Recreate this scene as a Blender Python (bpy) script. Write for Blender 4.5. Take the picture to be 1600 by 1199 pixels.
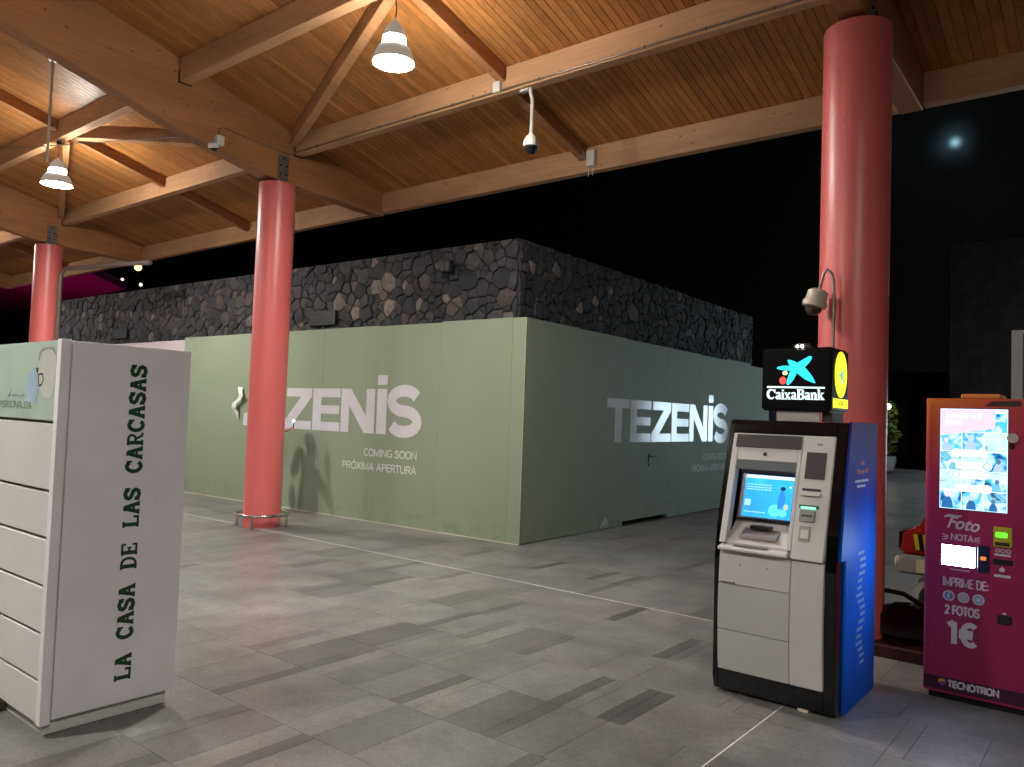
import bpy, bmesh, math, random
from mathutils import Vector, Matrix
R = math.radians
rnd = random.Random(7)
scene = bpy.context.scene
for o in list(bpy.data.objects):
    bpy.data.objects.remove(o, do_unlink=True)
col = scene.collection

# ------------------------------------------------------------------ camera
F, PITCH, ROLL, YAW = 1219.0, R(2.39), R(2.02), R(-38.73)
CAM = Vector((0, 0, 1.6))
def cam_axes():
    c, s = math.cos(YAW), math.sin(YAW)
    right = Vector((c, -s, 0)); fwd = Vector((s, c, 0)); up = Vector((0, 0, 1))
    f2 = fwd * math.cos(PITCH) + up * math.sin(PITCH)
    u2 = -fwd * math.sin(PITCH) + up * math.cos(PITCH)
    return right * math.cos(ROLL) + u2 * math.sin(ROLL), -right * math.sin(ROLL) + u2 * math.cos(ROLL), f2
AR, AU, AF = cam_axes()
cd = bpy.data.cameras.new('camera')
cam = bpy.data.objects.new('camera', cd)
m = Matrix.Identity(4)
for i in range(3):
    m[i][0], m[i][1], m[i][2], m[i][3] = AR[i], AU[i], -AF[i], CAM[i]
cam.matrix_world = m
cd.sensor_width = 36; cd.lens = F / 1600 * 36; cd.clip_end = 2000; cd.clip_start = .05
col.objects.link(cam); scene.camera = cam
def proj(P):
    v = Vector(P) - CAM; z = v.dot(AF)
    return 800 + F * v.dot(AR) / z, 599.5 - F * v.dot(AU) / z, z

# ------------------------------------------------------------------ sky, moonlight, exposure
MOON = Vector((-0.153, 0.938, 0.311)).normalized()
MOON_EL = math.asin(MOON.z); MOON_AZ = math.atan2(MOON.x, MOON.y)
w = bpy.data.worlds.new('World'); scene.world = w; w.use_nodes = True
wn, wl = w.node_tree.nodes, w.node_tree.links
wn.clear()
def N(nodes, t, **k):
    n = nodes.new(t)
    for a, b in k.items(): setattr(n, a, b)
    return n
wo = N(wn, 'ShaderNodeOutputWorld'); add = N(wn, 'ShaderNodeAddShader')
b1 = N(wn, 'ShaderNodeBackground'); b2 = N(wn, 'ShaderNodeBackground')
sky = N(wn, 'ShaderNodeTexSky', sky_type='NISHITA', sun_disc=False)
sky.sun_elevation = MOON_EL; sky.sun_rotation = MOON_AZ
wl.new(sky.outputs[0], b1.inputs[0]); b1.inputs[1].default_value = 0.00003
tc = N(wn, 'ShaderNodeTexCoord')
dot = N(wn, 'ShaderNodeVectorMath', operation='DOT_PRODUCT'); dot.inputs[1].default_value = MOON
nz = N(wn, 'ShaderNodeTexNoise'); nz.inputs['Scale'].default_value = 9; nz.inputs['Detail'].default_value = 5
wl.new(tc.outputs['Generated'], dot.inputs[0]); wl.new(tc.outputs['Generated'], nz.inputs['Vector'])
def wmath(op, a, b):
    n = N(wn, 'ShaderNodeMath', operation=op)
    for i, x in enumerate((a, b)):
        if isinstance(x, (int, float)): n.inputs[i].default_value = x
        else: wl.new(x, n.inputs[i])
    return n.outputs[0]
acos = wmath('ARCCOSINE', wmath('MINIMUM', dot.outputs['Value'], 0.9999999), 0)
def gauss(sig, amp):
    q = wmath('DIVIDE', acos, sig)
    return wmath('MULTIPLY', wmath('POWER', 2.718, wmath('MULTIPLY', wmath('MULTIPLY', q, q), -1.0)), amp)
nf = wmath('ADD', wmath('MULTIPLY', nz.outputs['Fac'], 1.7), -0.35)
halo = wmath('ADD', wmath('MULTIPLY', wmath('ADD', gauss(.014, .075), gauss(.07, .003)), nf), gauss(.0046, .34))
wl.new(halo, b2.inputs[1]); b2.inputs[0].default_value = (.42, .78, 1, 1)
wl.new(b1.outputs[0], add.inputs[0]); wl.new(b2.outputs[0], add.inputs[1]); wl.new(add.outputs[0], wo.inputs[0])
sd = bpy.data.lights.new('moonlight', 'SUN'); sd.energy = .006; sd.angle = R(.5); sd.color = (.8, .9, 1)
so = bpy.data.objects.new('moonlight', sd); so.rotation_euler = MOON.to_track_quat('Z', 'Y').to_euler(); col.objects.link(so)
vs = scene.view_settings
vs.view_transform = 'Standard'; vs.look = 'None'; vs.exposure = .85; vs.gamma = 1; vs.use_curve_mapping = False
scene.cycles.use_denoising = True
scene.cycles.sample_clamp_indirect = 6
scene.cycles.max_bounces = 6; scene.cycles.diffuse_bounces = 3; scene.cycles.glossy_bounces = 3; scene.cycles.transmission_bounces = 2
scene.cycles.use_adaptive_sampling = True; scene.cycles.adaptive_threshold = .02
LAMP_DISC, LAMP_RING = 400.0, 300.0

# ------------------------------------------------------------------ materials
MATS = {}
def mat(name, color, rough=.6, metal=0, spec=.5, noise=None, bump=None, emit=None, estr=0, rand=0, alpha=None, coat=0, trans=0):
    """principled material; noise=(scale, amount, stretch) varies the colour, bump=(scale, strength), rand = per-object shade variation"""
    if name in MATS: return MATS[name]
    m = bpy.data.materials.new(name); m.use_nodes = True
    nt = m.node_tree; n, l = nt.nodes, nt.links
    p = n['Principled BSDF']
    p.inputs['Base Color'].default_value = (*color, 1)
    p.inputs['Roughness'].default_value = rough; p.inputs['Metallic'].default_value = metal
    p.inputs['Specular IOR Level'].default_value = spec
    p.inputs['Coat Weight'].default_value = coat
    p.inputs['Transmission Weight'].default_value = trans
    t = n.new('ShaderNodeTexCoord')
    out = None
    if noise or rand:
        mul = n.new('ShaderNodeMix'); mul.data_type = 'RGBA'; mul.blend_type = 'MULTIPLY'; mul.inputs[0].default_value = 1
        mul.inputs[6].default_value = (*color, 1)
        val = None
        if noise:
            mp = n.new('ShaderNodeMapping'); l.new(t.outputs['Object'], mp.inputs[0])
            mp.inputs['Scale'].default_value = noise[2] if len(noise) > 2 else (1, 1, 1)
            nn = n.new('ShaderNodeTexNoise'); nn.inputs['Scale'].default_value = noise[0]; nn.inputs['Detail'].default_value = 6
            l.new(mp.outputs[0], nn.inputs['Vector'])
            mr = n.new('ShaderNodeMapRange'); mr.inputs[1].default_value = .25; mr.inputs[2].default_value = .75
            mr.inputs[3].default_value = 1 - noise[1]; mr.inputs[4].default_value = 1 + noise[1]
            l.new(nn.outputs['Fac'], mr.inputs[0]); val = mr.outputs[0]
            if rough < .9:
                rr = n.new('ShaderNodeMapRange'); rr.inputs[3].default_value = max(.02, rough - .08); rr.inputs[4].default_value = rough + .1
                l.new(nn.outputs['Fac'], rr.inputs[0]); l.new(rr.outputs[0], p.inputs['Roughness'])
        if rand:
            oi = n.new('ShaderNodeObjectInfo'); mr2 = n.new('ShaderNodeMapRange')
            mr2.inputs[3].default_value = 1 - rand; mr2.inputs[4].default_value = 1 + rand
            l.new(oi.outputs['Random'], mr2.inputs[0])
            if val:
                mm = n.new('ShaderNodeMath'); mm.operation = 'MULTIPLY'; l.new(val, mm.inputs[0]); l.new(mr2.outputs[0], mm.inputs[1]); val = mm.outputs[0]
            else: val = mr2.outputs[0]
        l.new(val, mul.inputs[7]); l.new(mul.outputs[2], p.inputs['Base Color'])
    if bump:
        nb = n.new('ShaderNodeTexNoise'); nb.inputs['Scale'].default_value = bump[0]; nb.inputs['Detail'].default_value = 5
        l.new(t.outputs['Object'], nb.inputs['Vector'])
        bp = n.new('ShaderNodeBump'); bp.inputs['Strength'].default_value = bump[1]; bp.inputs['Distance'].default_value = .01
        l.new(nb.outputs['Fac'], bp.inputs['Height']); l.new(bp.outputs[0], p.inputs['Normal'])
    if emit:
        p.inputs['Emission Color'].default_value = (*emit, 1); p.inputs['Emission Strength'].default_value = estr
    MATS[name] = m
    return m

def wood(name, color, dark, axis, rough=.45, rand=.12, knots=True, spec=.4, coarse=1.0):
    """varnished timber with grain along the given axis (0,1,2) in object space"""
    m = bpy.data.materials.new(name); m.use_nodes = True
    nt = m.node_tree; n, l = nt.nodes, nt.links; p = n['Principled BSDF']
    t = n.new('ShaderNodeTexCoord'); oi = n.new('ShaderNodeObjectInfo')
    sh = n.new('ShaderNodeVectorMath'); sh.operation = 'ADD'
    cv = n.new('ShaderNodeCombineXYZ'); mu = n.new('ShaderNodeMath'); mu.operation = 'MULTIPLY'; mu.inputs[1].default_value = 37
    l.new(oi.outputs['Random'], mu.inputs[0]); l.new(mu.outputs[0], cv.inputs[0]); l.new(mu.outputs[0], cv.inputs[1]); l.new(mu.outputs[0], cv.inputs[2])
    l.new(t.outputs['Object'], sh.inputs[0]); l.new(cv.outputs[0], sh.inputs[1])
    mp = n.new('ShaderNodeMapping'); l.new(sh.outputs[0], mp.inputs[0])
    s = [26 * coarse] * 3; s[axis] = 1.1 * coarse; mp.inputs['Scale'].default_value = s
    nn = n.new('ShaderNodeTexNoise'); nn.inputs['Scale'].default_value = 1; nn.inputs['Detail'].default_value = 6; nn.inputs['Distortion'].default_value = .6
    l.new(mp.outputs[0], nn.inputs['Vector'])
    cr = n.new('ShaderNodeValToRGB'); cr.color_ramp.elements[0].position = .3; cr.color_ramp.elements[1].position = .72
    cr.color_ramp.elements[0].color = (*dark, 1); cr.color_ramp.elements[1].color = (*color, 1)
    l.new(nn.outputs['Fac'], cr.inputs[0])
    last = cr.outputs[0]
    # broad tone drift along the timber
    mp3 = n.new('ShaderNodeMapping'); l.new(sh.outputs[0], mp3.inputs[0]); s3 = [2.2] * 3; s3[axis] = .7; mp3.inputs['Scale'].default_value = s3
    n3 = n.new('ShaderNodeTexNoise'); n3.inputs['Scale'].default_value = 1; n3.inputs['Detail'].default_value = 4; l.new(mp3.outputs[0], n3.inputs['Vector'])
    mr3 = n.new('ShaderNodeMapRange'); mr3.inputs[1].default_value = .3; mr3.inputs[2].default_value = .7; mr3.inputs[3].default_value = .78; mr3.inputs[4].default_value = 1.15
    l.new(n3.outputs['Fac'], mr3.inputs[0])
    mr2 = n.new('ShaderNodeMapRange'); mr2.inputs[3].default_value = 1 - rand; mr2.inputs[4].default_value = 1 + rand; l.new(oi.outputs['Random'], mr2.inputs[0])
    mm = n.new('ShaderNodeMath'); mm.operation = 'MULTIPLY'; l.new(mr3.outputs[0], mm.inputs[0]); l.new(mr2.outputs[0], mm.inputs[1])
    mx = n.new('ShaderNodeMix'); mx.data_type = 'RGBA'; mx.blend_type = 'MULTIPLY'; mx.inputs[0].default_value = 1
    l.new(last, mx.inputs[6]); l.new(mm.outputs[0], mx.inputs[7]); last = mx.outputs[2]
    if knots:
        mp2 = n.new('ShaderNodeMapping'); l.new(sh.outputs[0], mp2.inputs[0]); s2 = [9] * 3; s2[axis] = 4.5; mp2.inputs['Scale'].default_value = s2
        vo = n.new('ShaderNodeTexVoronoi'); vo.inputs['Scale'].default_value = 1; l.new(mp2.outputs[0], vo.inputs['Vector'])
        k = n.new('ShaderNodeMapRange'); k.inputs[1].default_value = .06; k.inputs[2].default_value = .12; k.inputs[3].default_value = .85; k.inputs[4].default_value = 0
        l.new(vo.outputs['Distance'], k.inputs[0])
        mk = n.new('ShaderNodeMix'); mk.data_type = 'RGBA'; mk.inputs[7].default_value = (dark[0] * .35, dark[1] * .3, dark[2] * .3, 1)
        l.new(k.outputs[0], mk.inputs[0]); l.new(last, mk.inputs[6]); last = mk.outputs[2]
    l.new(last, p.inputs['Base Color'])
    p.inputs['Roughness'].default_value = rough; p.inputs['Specular IOR Level'].default_value = spec
    bp = n.new('ShaderNodeBump'); bp.inputs['Strength'].default_value = .15; bp.inputs['Distance'].default_value = .004
    l.new(nn.outputs['Fac'], bp.inputs['Height']); l.new(bp.outputs[0], p.inputs['Normal'])
    return m

# ------------------------------------------------------------------ builders
class MB:
    def __init__(s): s.v, s.f, s.mi = [], [], []
    def add(s, vs, fs, mi=0):
        o = len(s.v); s.v += [tuple(x) for x in vs]
        for f in fs: s.f.append(tuple(i + o for i in f)); s.mi.append(mi)
        return s
    def box(s, x0, x1, y0, y1, z0, z1, mi=0):
        return s.hexa([(x0, y0, z0), (x1, y0, z0), (x1, y1, z0), (x0, y1, z0), (x0, y0, z1), (x1, y0, z1), (x1, y1, z1), (x0, y1, z1)], mi)
    def hexa(s, p, mi=0):
        return s.add(p, [(3, 2, 1, 0), (4, 5, 6, 7), (0, 1, 5, 4), (1, 2, 6, 5), (2, 3, 7, 6), (3, 0, 4, 7)], mi)
    def prism(s, poly, fn, d0, d1, mi=0):
        """poly in (a,b), fn(a,b,c)->xyz, extruded from c=d0 to c=d1"""
        n = len(poly)
        area = sum(poly[i][0] * poly[(i + 1) % n][1] - poly[(i + 1) % n][0] * poly[i][1] for i in range(n))
        if area < 0: poly = poly[::-1]
        vs = [fn(a, b, d0) for a, b in poly] + [fn(a, b, d1) for a, b in poly]
        fs = [tuple(range(n - 1, -1, -1)), tuple(range(n, 2 * n))] + [(i, (i + 1) % n, n + (i + 1) % n, n + i) for i in range(n)]
        return s.add(vs, fs, mi)
    def cyl(s, p0, p1, r0, r1=None, n=16, cap=True, mi=0):
        r1 = r0 if r1 is None else r1
        p0, p1 = Vector(p0), Vector(p1); d = (p1 - p0).normalized()
        a = d.orthogonal().normalized(); b = d.cross(a)
        vs = [p0 + (a * math.cos(t) + b * math.sin(t)) * r0 for t in (2 * math.pi * i / n for i in range(n))]
        vs += [p1 + (a * math.cos(t) + b * math.sin(t)) * r1 for t in (2 * math.pi * i / n for i in range(n))]
        fs = [(i, (i + 1) % n, n + (i + 1) % n, n + i) for i in range(n)]
        if cap: fs += [tuple(range(n - 1, -1, -1)), tuple(range(n, 2 * n))]
        return s.add(vs, fs, mi)
    def tube(s, pts, r, n=8, mi=0, closed=False):
        pts = [Vector(p) for p in pts]; rings = []; k = len(pts); a = None
        rs = r if isinstance(r, (list, tuple)) else [r] * k
        for i, p in enumerate(pts):
            if closed: d = (pts[(i + 1) % k] - pts[i - 1]).normalized()
            else: d = (pts[min(i + 1, k - 1)] - pts[max(i - 1, 0)]).normalized()
            a = d.orthogonal().normalized() if a is None else (a - d * a.dot(d)).normalized()
            b = d.cross(a)
            rings.append([p + (a * math.cos(2 * math.pi * j / n) + b * math.sin(2 * math.pi * j / n)) * rs[i] for j in range(n)])
        vs = [v for q in rings for v in q]
        fs = [(i * n + j, i * n + (j + 1) % n, ((i + 1) % k) * n + (j + 1) % n, ((i + 1) % k) * n + j) for i in range(k if closed else k - 1) for j in range(n)]
        if not closed: fs += [tuple(range(n - 1, -1, -1)), tuple(range((k - 1) * n, k * n))]
        return s.add(vs, fs, mi)
    def lathe(s, prof, c=(0, 0, 0), n=24, axis=(0, 0, 1), mi=0):
        """profile of (r, h) along the axis"""
        ax = Vector(axis).normalized(); a = ax.orthogonal().normalized(); b = ax.cross(a); c = Vector(c)
        vs, fs = [], []
        for r, h in prof:
            for j in range(n):
                t = 2 * math.pi * j / n
                vs.append(c + ax * h + (a * math.cos(t) + b * math.sin(t)) * max(r, 1e-4))
        for i in range(len(prof) - 1):
            for j in range(n): fs.append((i * n + j, i * n + (j + 1) % n, (i + 1) * n + (j + 1) % n, (i + 1) * n + j))
        fs.append(tuple(range(n - 1, -1, -1))); fs.append(tuple(range((len(prof) - 1) * n, len(prof) * n)))
        return s.add(vs, fs, mi)
    def shift(s, x, y, z):
        s.v = [(a + x, b + y, c + z) for a, b, c in s.v]; return s
    def build(s, name, mats, parent=None, smooth=False, bevel=0, seg=1, loc=None, attr=None):
        me = bpy.data.meshes.new(name); me.from_pydata(s.v, [], s.f)
        if not isinstance(mats, (list, tuple)): mats = [mats]
        for m_ in mats: me.materials.append(m_)
        if any(s.mi): me.polygons.foreach_set('material_index', s.mi)
        if attr:
            at = me.attributes.new('tone', 'FLOAT', 'FACE'); at.data.foreach_set('value', attr)
        bm = bmesh.new(); bm.from_mesh(me)
        bmesh.ops.recalc_face_normals(bm, faces=bm.faces)
        if bevel:
            ed = [e for e in bm.edges if len(e.link_faces) == 2 and e.calc_face_angle(0) > .5]
            bmesh.ops.bevel(bm, geom=ed, offset=bevel, segments=seg, affect='EDGES', clamp_overlap=True)
        bm.to_mesh(me); bm.free()
        if smooth:
            me.polygons.foreach_set('use_smooth', [True] * len(me.polygons))
            me.set_sharp_from_angle(angle=R(40))
        me.update()
        return link(name, me, parent, loc)

def link(name, me, parent=None, loc=None):
    o = bpy.data.objects.new(name, me); col.objects.link(o)
    if parent: o.parent = parent
    if loc: o.location = loc
    return o
def thing(name, label, cat, loc=(0, 0, 0), rz=0, group=None):
    o = bpy.data.objects.new(name, None); col.objects.link(o)
    o.location = loc; o.rotation_euler = (0, 0, rz); o.empty_display_size = .1
    return tag(o, label, cat, group)
def tag(o, label, cat, group=None):
    o['label'] = label; o['category'] = cat
    if group: o['group'] = group
    return o
def struct(o): o['kind'] = 'structure'; return o
def stuff(o): o['kind'] = 'stuff'; return o
XYZ = lambda a, b, c: (a, b, c)

_txt = {}
def text(name, s, size, m_, parent, origin, right, up, xs=1.0, off=0.0, shear=0.0, depth=.0015, align='LEFT', label=None):
    """flat raised lettering; right/up are unit vectors in the parent's frame"""
    cu = bpy.data.curves.new('t', 'FONT'); cu.body = s; cu.size = 1; cu.offset = off; cu.shear = shear; cu.align_x = align
    cu.resolution_u = 3
    ob = bpy.data.objects.new('t', cu); col.objects.link(ob)
    dg = bpy.context.evaluated_depsgraph_get(); me0 = ob.evaluated_get(dg).to_mesh()
    right, up, origin = Vector(right), Vector(up), Vector(origin); nor = right.cross(up)
    k = size / .73
    vs = [tuple(origin + right * (v.co.x * k * xs) + up * (v.co.y * k) + nor * depth) for v in me0.vertices]
    fs = [tuple(p.vertices) for p in me0.polygons]
    ob.evaluated_get(dg).to_mesh_clear(); bpy.data.objects.remove(ob); bpy.data.curves.remove(cu)
    me = bpy.data.meshes.new(name); me.from_pydata(vs, [], fs); me.materials.append(m_); me.update()
    o = link(name, me, parent)
    if label: o['label'] = label
    return o
def strip(mb, pts, t, fn, d0, d1, closed=False):
    """thick mitred polyline in (a,b)"""
    n = len(pts); L, Rr = [], []
    for i in range(n):
        p = Vector(pts[i]); a = Vector(pts[i - 1]) if (i or closed) else None; b = Vector(pts[(i + 1) % n]) if (i < n - 1 or closed) else None
        d1_ = (p - a).normalized() if a is not None else (b - p).normalized(); d2_ = (b - p).normalized() if b is not None else d1_
        tt = t[i] if isinstance(t, (list, tuple)) else t
        n1 = Vector((-d1_.y, d1_.x)); n2 = Vector((-d2_.y, d2_.x)); mi_ = (n1 + n2)
        mi_ = mi_.normalized() if mi_.length > 1e-6 else n1
        k = tt / 2 / max(.5, mi_.dot(n1))
        L.append(p + mi_ * k); Rr.append(p - mi_ * k)
    for i in range(n if closed else n - 1):
        j = (i + 1) % n
        mb.prism([tuple(L[i]), tuple(L[j]), tuple(Rr[j]), tuple(Rr[i])], fn, d0, d1)
def arc(cx, cy, rx, ry, a0, a1, n=8):
    return [(cx + rx * math.cos(R(a0 + (a1 - a0) * i / n)), cy + ry * math.sin(R(a0 + (a1 - a0) * i / n))) for i in range(n + 1)]
def ellipse(cx, cy, rx, ry, n=24): return arc(cx, cy, rx, ry, 0, 360 * (n - 1) / n, n - 1)
def rrect(x0, x1, y0, y1, r, n=4):
    return arc(x1 - r, y1 - r, r, r, 0, 90, n) + arc(x0 + r, y1 - r, r, r, 90, 180, n) + arc(x0 + r, y0 + r, r, r, 180, 270, n) + arc(x1 - r, y0 + r, r, r, 270, 360, n)

SF = {   # upright sans capitals as stroke skeletons in a unit-high box: (width, strokes)
 'A': (.72, [[(.06, 0), (.36, 1), (.66, 0)], [(.17, .33), (.55, .33)]]), 'C': (.70, [arc(.40, .5, .32, .47, 48, 312, 14)]), 'D': (.72, [[(.10, .03), (.10, .97), (.34, .97), (.54, .88), (.64, .66), (.64, .34), (.54, .12), (.34, .03), (.06, .03)]]),
 'E': (.58, [[(.10, 0), (.10, 1)], [(.10, .95), (.54, .95)], [(.10, .52), (.50, .52)], [(.10, .05), (.54, .05)]]), 'F': (.54, [[(.10, 0), (.10, 1)], [(.10, .95), (.52, .95)], [(.10, .5), (.46, .5)]]),
 'G': (.76, [arc(.41, .5, .33, .47, 48, 345, 15), [(.44, .46), (.71, .46)], [(.70, .48), (.70, .06)]]), 'I': (.24, [[(.12, 0), (.12, 1)]]), 'L': (.54, [[(.10, 1), (.10, .05), (.52, .05)]]),
 'M': (.84, [[(.10, 0), (.10, .97), (.42, .12), (.74, .97), (.74, 0)]]), 'N': (.74, [[(.10, 0), (.10, .96), (.64, .04), (.64, 1)]]), 'O': (.80, [arc(.40, .5, .33, .47, 0, 345, 20)]),
 'P': (.62, [[(.10, 0), (.10, 1)], [(.10, .95), (.38, .95), (.53, .85), (.56, .72), (.52, .57), (.38, .47), (.10, .47)]]), 'R': (.66, [[(.10, 0), (.10, 1)], [(.10, .95), (.40, .95), (.55, .86), (.57, .72), (.53, .58), (.40, .49), (.10, .49)], [(.36, .48), (.60, 0)]]),
 'S': (.64, [[(.56, .76), (.50, .90), (.32, .96), (.14, .89), (.09, .75), (.15, .61), (.32, .53), (.49, .45), (.56, .31), (.50, .11), (.32, .04), (.13, .11), (.06, .26)]]), 'T': (.62, [[(.02, .95), (.60, .95)], [(.31, .94), (.31, 0)]]),
 'U': (.72, [[(.10, 1), (.10, .28), (.18, .09), (.36, .03), (.54, .09), (.62, .28), (.62, 1)]]), 'X': (.68, [[(.06, 0), (.62, 1)], [(.06, 1), (.62, 0)]]), 'Z': (.64, [[(.06, .95), (.56, .95), (.08, .05), (.60, .05)]]),
 '2': (.60, [[(.08, .72), (.14, .88), (.30, .96), (.46, .89), (.51, .73), (.44, .54), (.10, .05), (.55, .05)]]), '1': (.46, [[(.06, .82), (.28, .98)], [(.28, 1), (.28, 0)]]), ':': (.24, [[(.12, .05), (.12, .20)], [(.12, .5), (.12, .65)]]),
 '€': (.72, [arc(.42, .5, .28, .45, 50, 310, 14), [(.0, .58), (.52, .58)], [(.0, .42), (.50, .42)]])}
SF['Ó'] = (.80, SF['O'][1] + [[(.36, 1.12), (.52, 1.30)]])
def lettering(s_, fn, x0, z0, h, width, wt, m_, parent, d=.0012, skew=0, drop=0, name='letter'):
    """each glyph its own part; text box from x0 to x0+width, cap height h, stroke weight wt (in cap heights)"""
    tot = sum(SF[c][0] if c != ' ' else .34 for c in s_); k = width / tot; a0 = 0
    for c in s_:
        if c == ' ': a0 += .34; continue
        wd, sts = SF[c]; mb = MB()
        for i, st in enumerate(sts):
            tt = wt * h
            strip(mb, [(x0 + (a0 + a) * k + skew * b * h, z0 + b * h - drop * (a0 + a) * k) for a, b in st], tt, fn, d * .3, d + .00025 * i, closed=(c in 'OÓ' and len(st) > 15))
        mb.build(name, m_, parent); a0 += wd

# ================================================================== GROUND AND PAVING
def paving_mat():
    m = bpy.data.materials.new('granite_paving'); m.use_nodes = True
    n, l = m.node_tree.nodes, m.node_tree.links; p = n['Principled BSDF']
    t = n.new('ShaderNodeTexCoord'); g = n.new('ShaderNodeNewGeometry')
    at = n.new('ShaderNodeAttribute'); at.attribute_name = 'tone'
    def noise(sc, det=5): 
        q = n.new('ShaderNodeTexNoise'); q.inputs['Scale'].default_value = sc; q.inputs['Detail'].default_value = det
        l.new(g.outputs['Position'], q.inputs['Vector']); return q.outputs['Fac']
    def mr(x, a, b, c, d):
        q = n.new('ShaderNodeMapRange'); l.new(x, q.inputs[0])
        for i, v in enumerate((a, b, c, d)): q.inputs[i + 1].default_value = v
        return q.outputs[0]
    def mul(a, b):
        q = n.new('ShaderNodeMath'); q.operation = 'MULTIPLY'; l.new(a, q.inputs[0]); l.new(b, q.inputs[1]); return q.outputs[0]
    fine = mr(noise(110, 4), .3, .7, .74, 1.24); mid = mul(mr(noise(3.4, 8), .2, .8, .66, 1.32), mr(noise(19, 5), .2, .8, .84, 1.16)); big = mr(noise(.45, 3), .3, .7, .86, 1.12)
    v = mul(mul(mul(at.outputs['Fac'], fine), mid), big)
    # darker footworn stains and gum spots
    st = mr(noise(.7, 2), .45, .75, 1, .72); v = mul(v, st)
    vo = n.new('ShaderNodeTexVoronoi'); vo.inputs['Scale'].default_value = 1.5; l.new(g.outputs['Position'], vo.inputs['Vector'])
    v = mul(v, mr(vo.outputs['Distance'], .014, .030, .55, 1))
    tint = n.new('ShaderNodeMix'); tint.data_type = 'RGBA'; tint.inputs[6].default_value = (.97, .99, .965, 1); tint.inputs[7].default_value = (1.06, .985, .955, 1)
    l.new(mr(noise(.9, 4), .38, .62, 0, 1), tint.inputs[0])
    mx = n.new('ShaderNodeMix'); mx.data_type = 'RGBA'; mx.blend_type = 'MULTIPLY'; mx.inputs[0].default_value = 1
    l.new(tint.outputs[2], mx.inputs[6]); l.new(v, mx.inputs[7]); l.new(mx.outputs[2], p.inputs['Base Color'])
    l.new(mr(noise(1.1, 2), 0, 1, .24, .50), p.inputs['Roughness'])
    bp = n.new('ShaderNodeBump'); bp.inputs['Strength'].default_value = .3; bp.inputs['Distance'].default_value = .004
    l.new(noise(90, 3), bp.inputs['Height']); l.new(bp.outputs[0], p.inputs['Normal'])
    return m
M_pave = paving_mat()
M_grout = mat('grout', (.14, .136, .13), .9)
M_white_joint = mat('pale_joint_sealant', (.74, .72, .66), .7, noise=(14, .2))
ground = struct(MB().add([(-900, -300, -.06), (600, -300, -.06), (600, 900, -.06), (-900, 900, -.06)], [(0, 1, 2, 3)]).build('ground', mat('asphalt_ground', (.07, .07, .07), .85, noise=(.6, .3), bump=(30, .3))))
PX0, PX1, PY0, PY1 = -30.0, 8.0, -3.0, 60.0
pavement = struct(MB().box(PX0, PX1, PY0, PY1, -.055, -.004).build('pavement', M_grout))
JX = [-24.2, -16.66, -9.12, -1.575, 6.0]; JY = [6.03]
tiles = []      # (x0,x1,y0,y1,tone,area_px)
fixed = {}      # dark stones seen in the photograph: course row -> list of (x0,x1,tone)
def row_of(y): return round((6.03 - y) / .597)
for (x0, x1, y0, tn) in [(-3.235, -3.145, 3.05, .55), (-4.05, -3.965, 2.39, .52), (-4.36, -4.06, 3.0, .66), (-4.36, -4.06, 3.6, .62), (-5.66, -5.36, 4.2, .66),
                         (-4.73, -4.46, 4.82, .70), (-2.845, -2.575, 3.05, .68), (-3.2, -3.11, 1.85, .58), (-4.155, -4.07, 4.82, .62), (-2.265, -2.19, 3.66, .5),
                         (-3.27, -3.19, 4.25, .68), (-3.57, -3.27, 4.25, .8), (-3.33, -3.24, 5.43, .48), (-3.83, -3.55, 3.05, .82), (-3.145, -2.845, 2.45, .8), (-5.0, -4.9, 6.63, .5),
                         (-6.1, -6.01, 4.82, .7), (-4.0, -3.92, 6.63, .55), (-2.9, -2.8, 7.22, .6), (-6.9, -6.81, 6.03, .65), (-3.4, -3.1, 1.2, .8)]:
    fixed.setdefault(row_of(y0), []).append((x0, x1, tn))
rt = random.Random(21)
def tone_pick(wd):
    u = rt.random()
    if wd < .12: return (.52 + .3 * rt.random()) if u < .6 else .97 + .06 * rt.random()
    if u < .05: return .66 + .1 * rt.random()
    if u < .22: return .82 + .1 * rt.random()
    return .95 + .1 * rt.random()
for rrow in range(-14, 16):
    y0 = 6.03 - .597 * rrow; y1 = y0 + .597
    if y1 < PY0 or y0 > 14.6: continue
    marks = sorted(fixed.get(rrow, []))
    x = PX0; nextj = [j for j in JX]
    while x < PX1 - .05:
        hit = [q for q in marks if abs(q[0] - x) < .012]
        if hit: x1, tn = hit[0][1], hit[0][2]
        else:
            wd = rt.choice([.3, .3, .3, .45, .45, .6, .6, .09, .09]); x1 = x + wd; tn = tone_pick(wd)
            for q in marks:
                if x < q[0] < x1 + .06: x1 = q[0]
            for j in JX:
                if x < j < x1 + .06: x1 = j
            x1 = min(x1, PX1)
            tn = tone_pick(x1 - x) if x1 - x > .02 else .9
        tiles.append((x, x1, y0, y1, tn)); x = x1
def tile_px(t):
    P = [(t[0], t[2]), (t[1], t[2]), (t[1], t[3]), (t[0], t[3])]; q = []
    for a, b in P:
        u, v, z = proj((a, b, 0))
        if z < .5: return 0
        q.append((u, v))
    cx_ = sum(a for a, b in q) / 4; cy_ = sum(b for a, b in q) / 4
    if not (-40 < cx_ < 1640 and 500 < cy_ < 1260): return 0
    return abs(sum(q[i][0] * q[(i + 1) % 4][1] - q[(i + 1) % 4][0] * q[i][1] for i in range(4))) / 2
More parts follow.
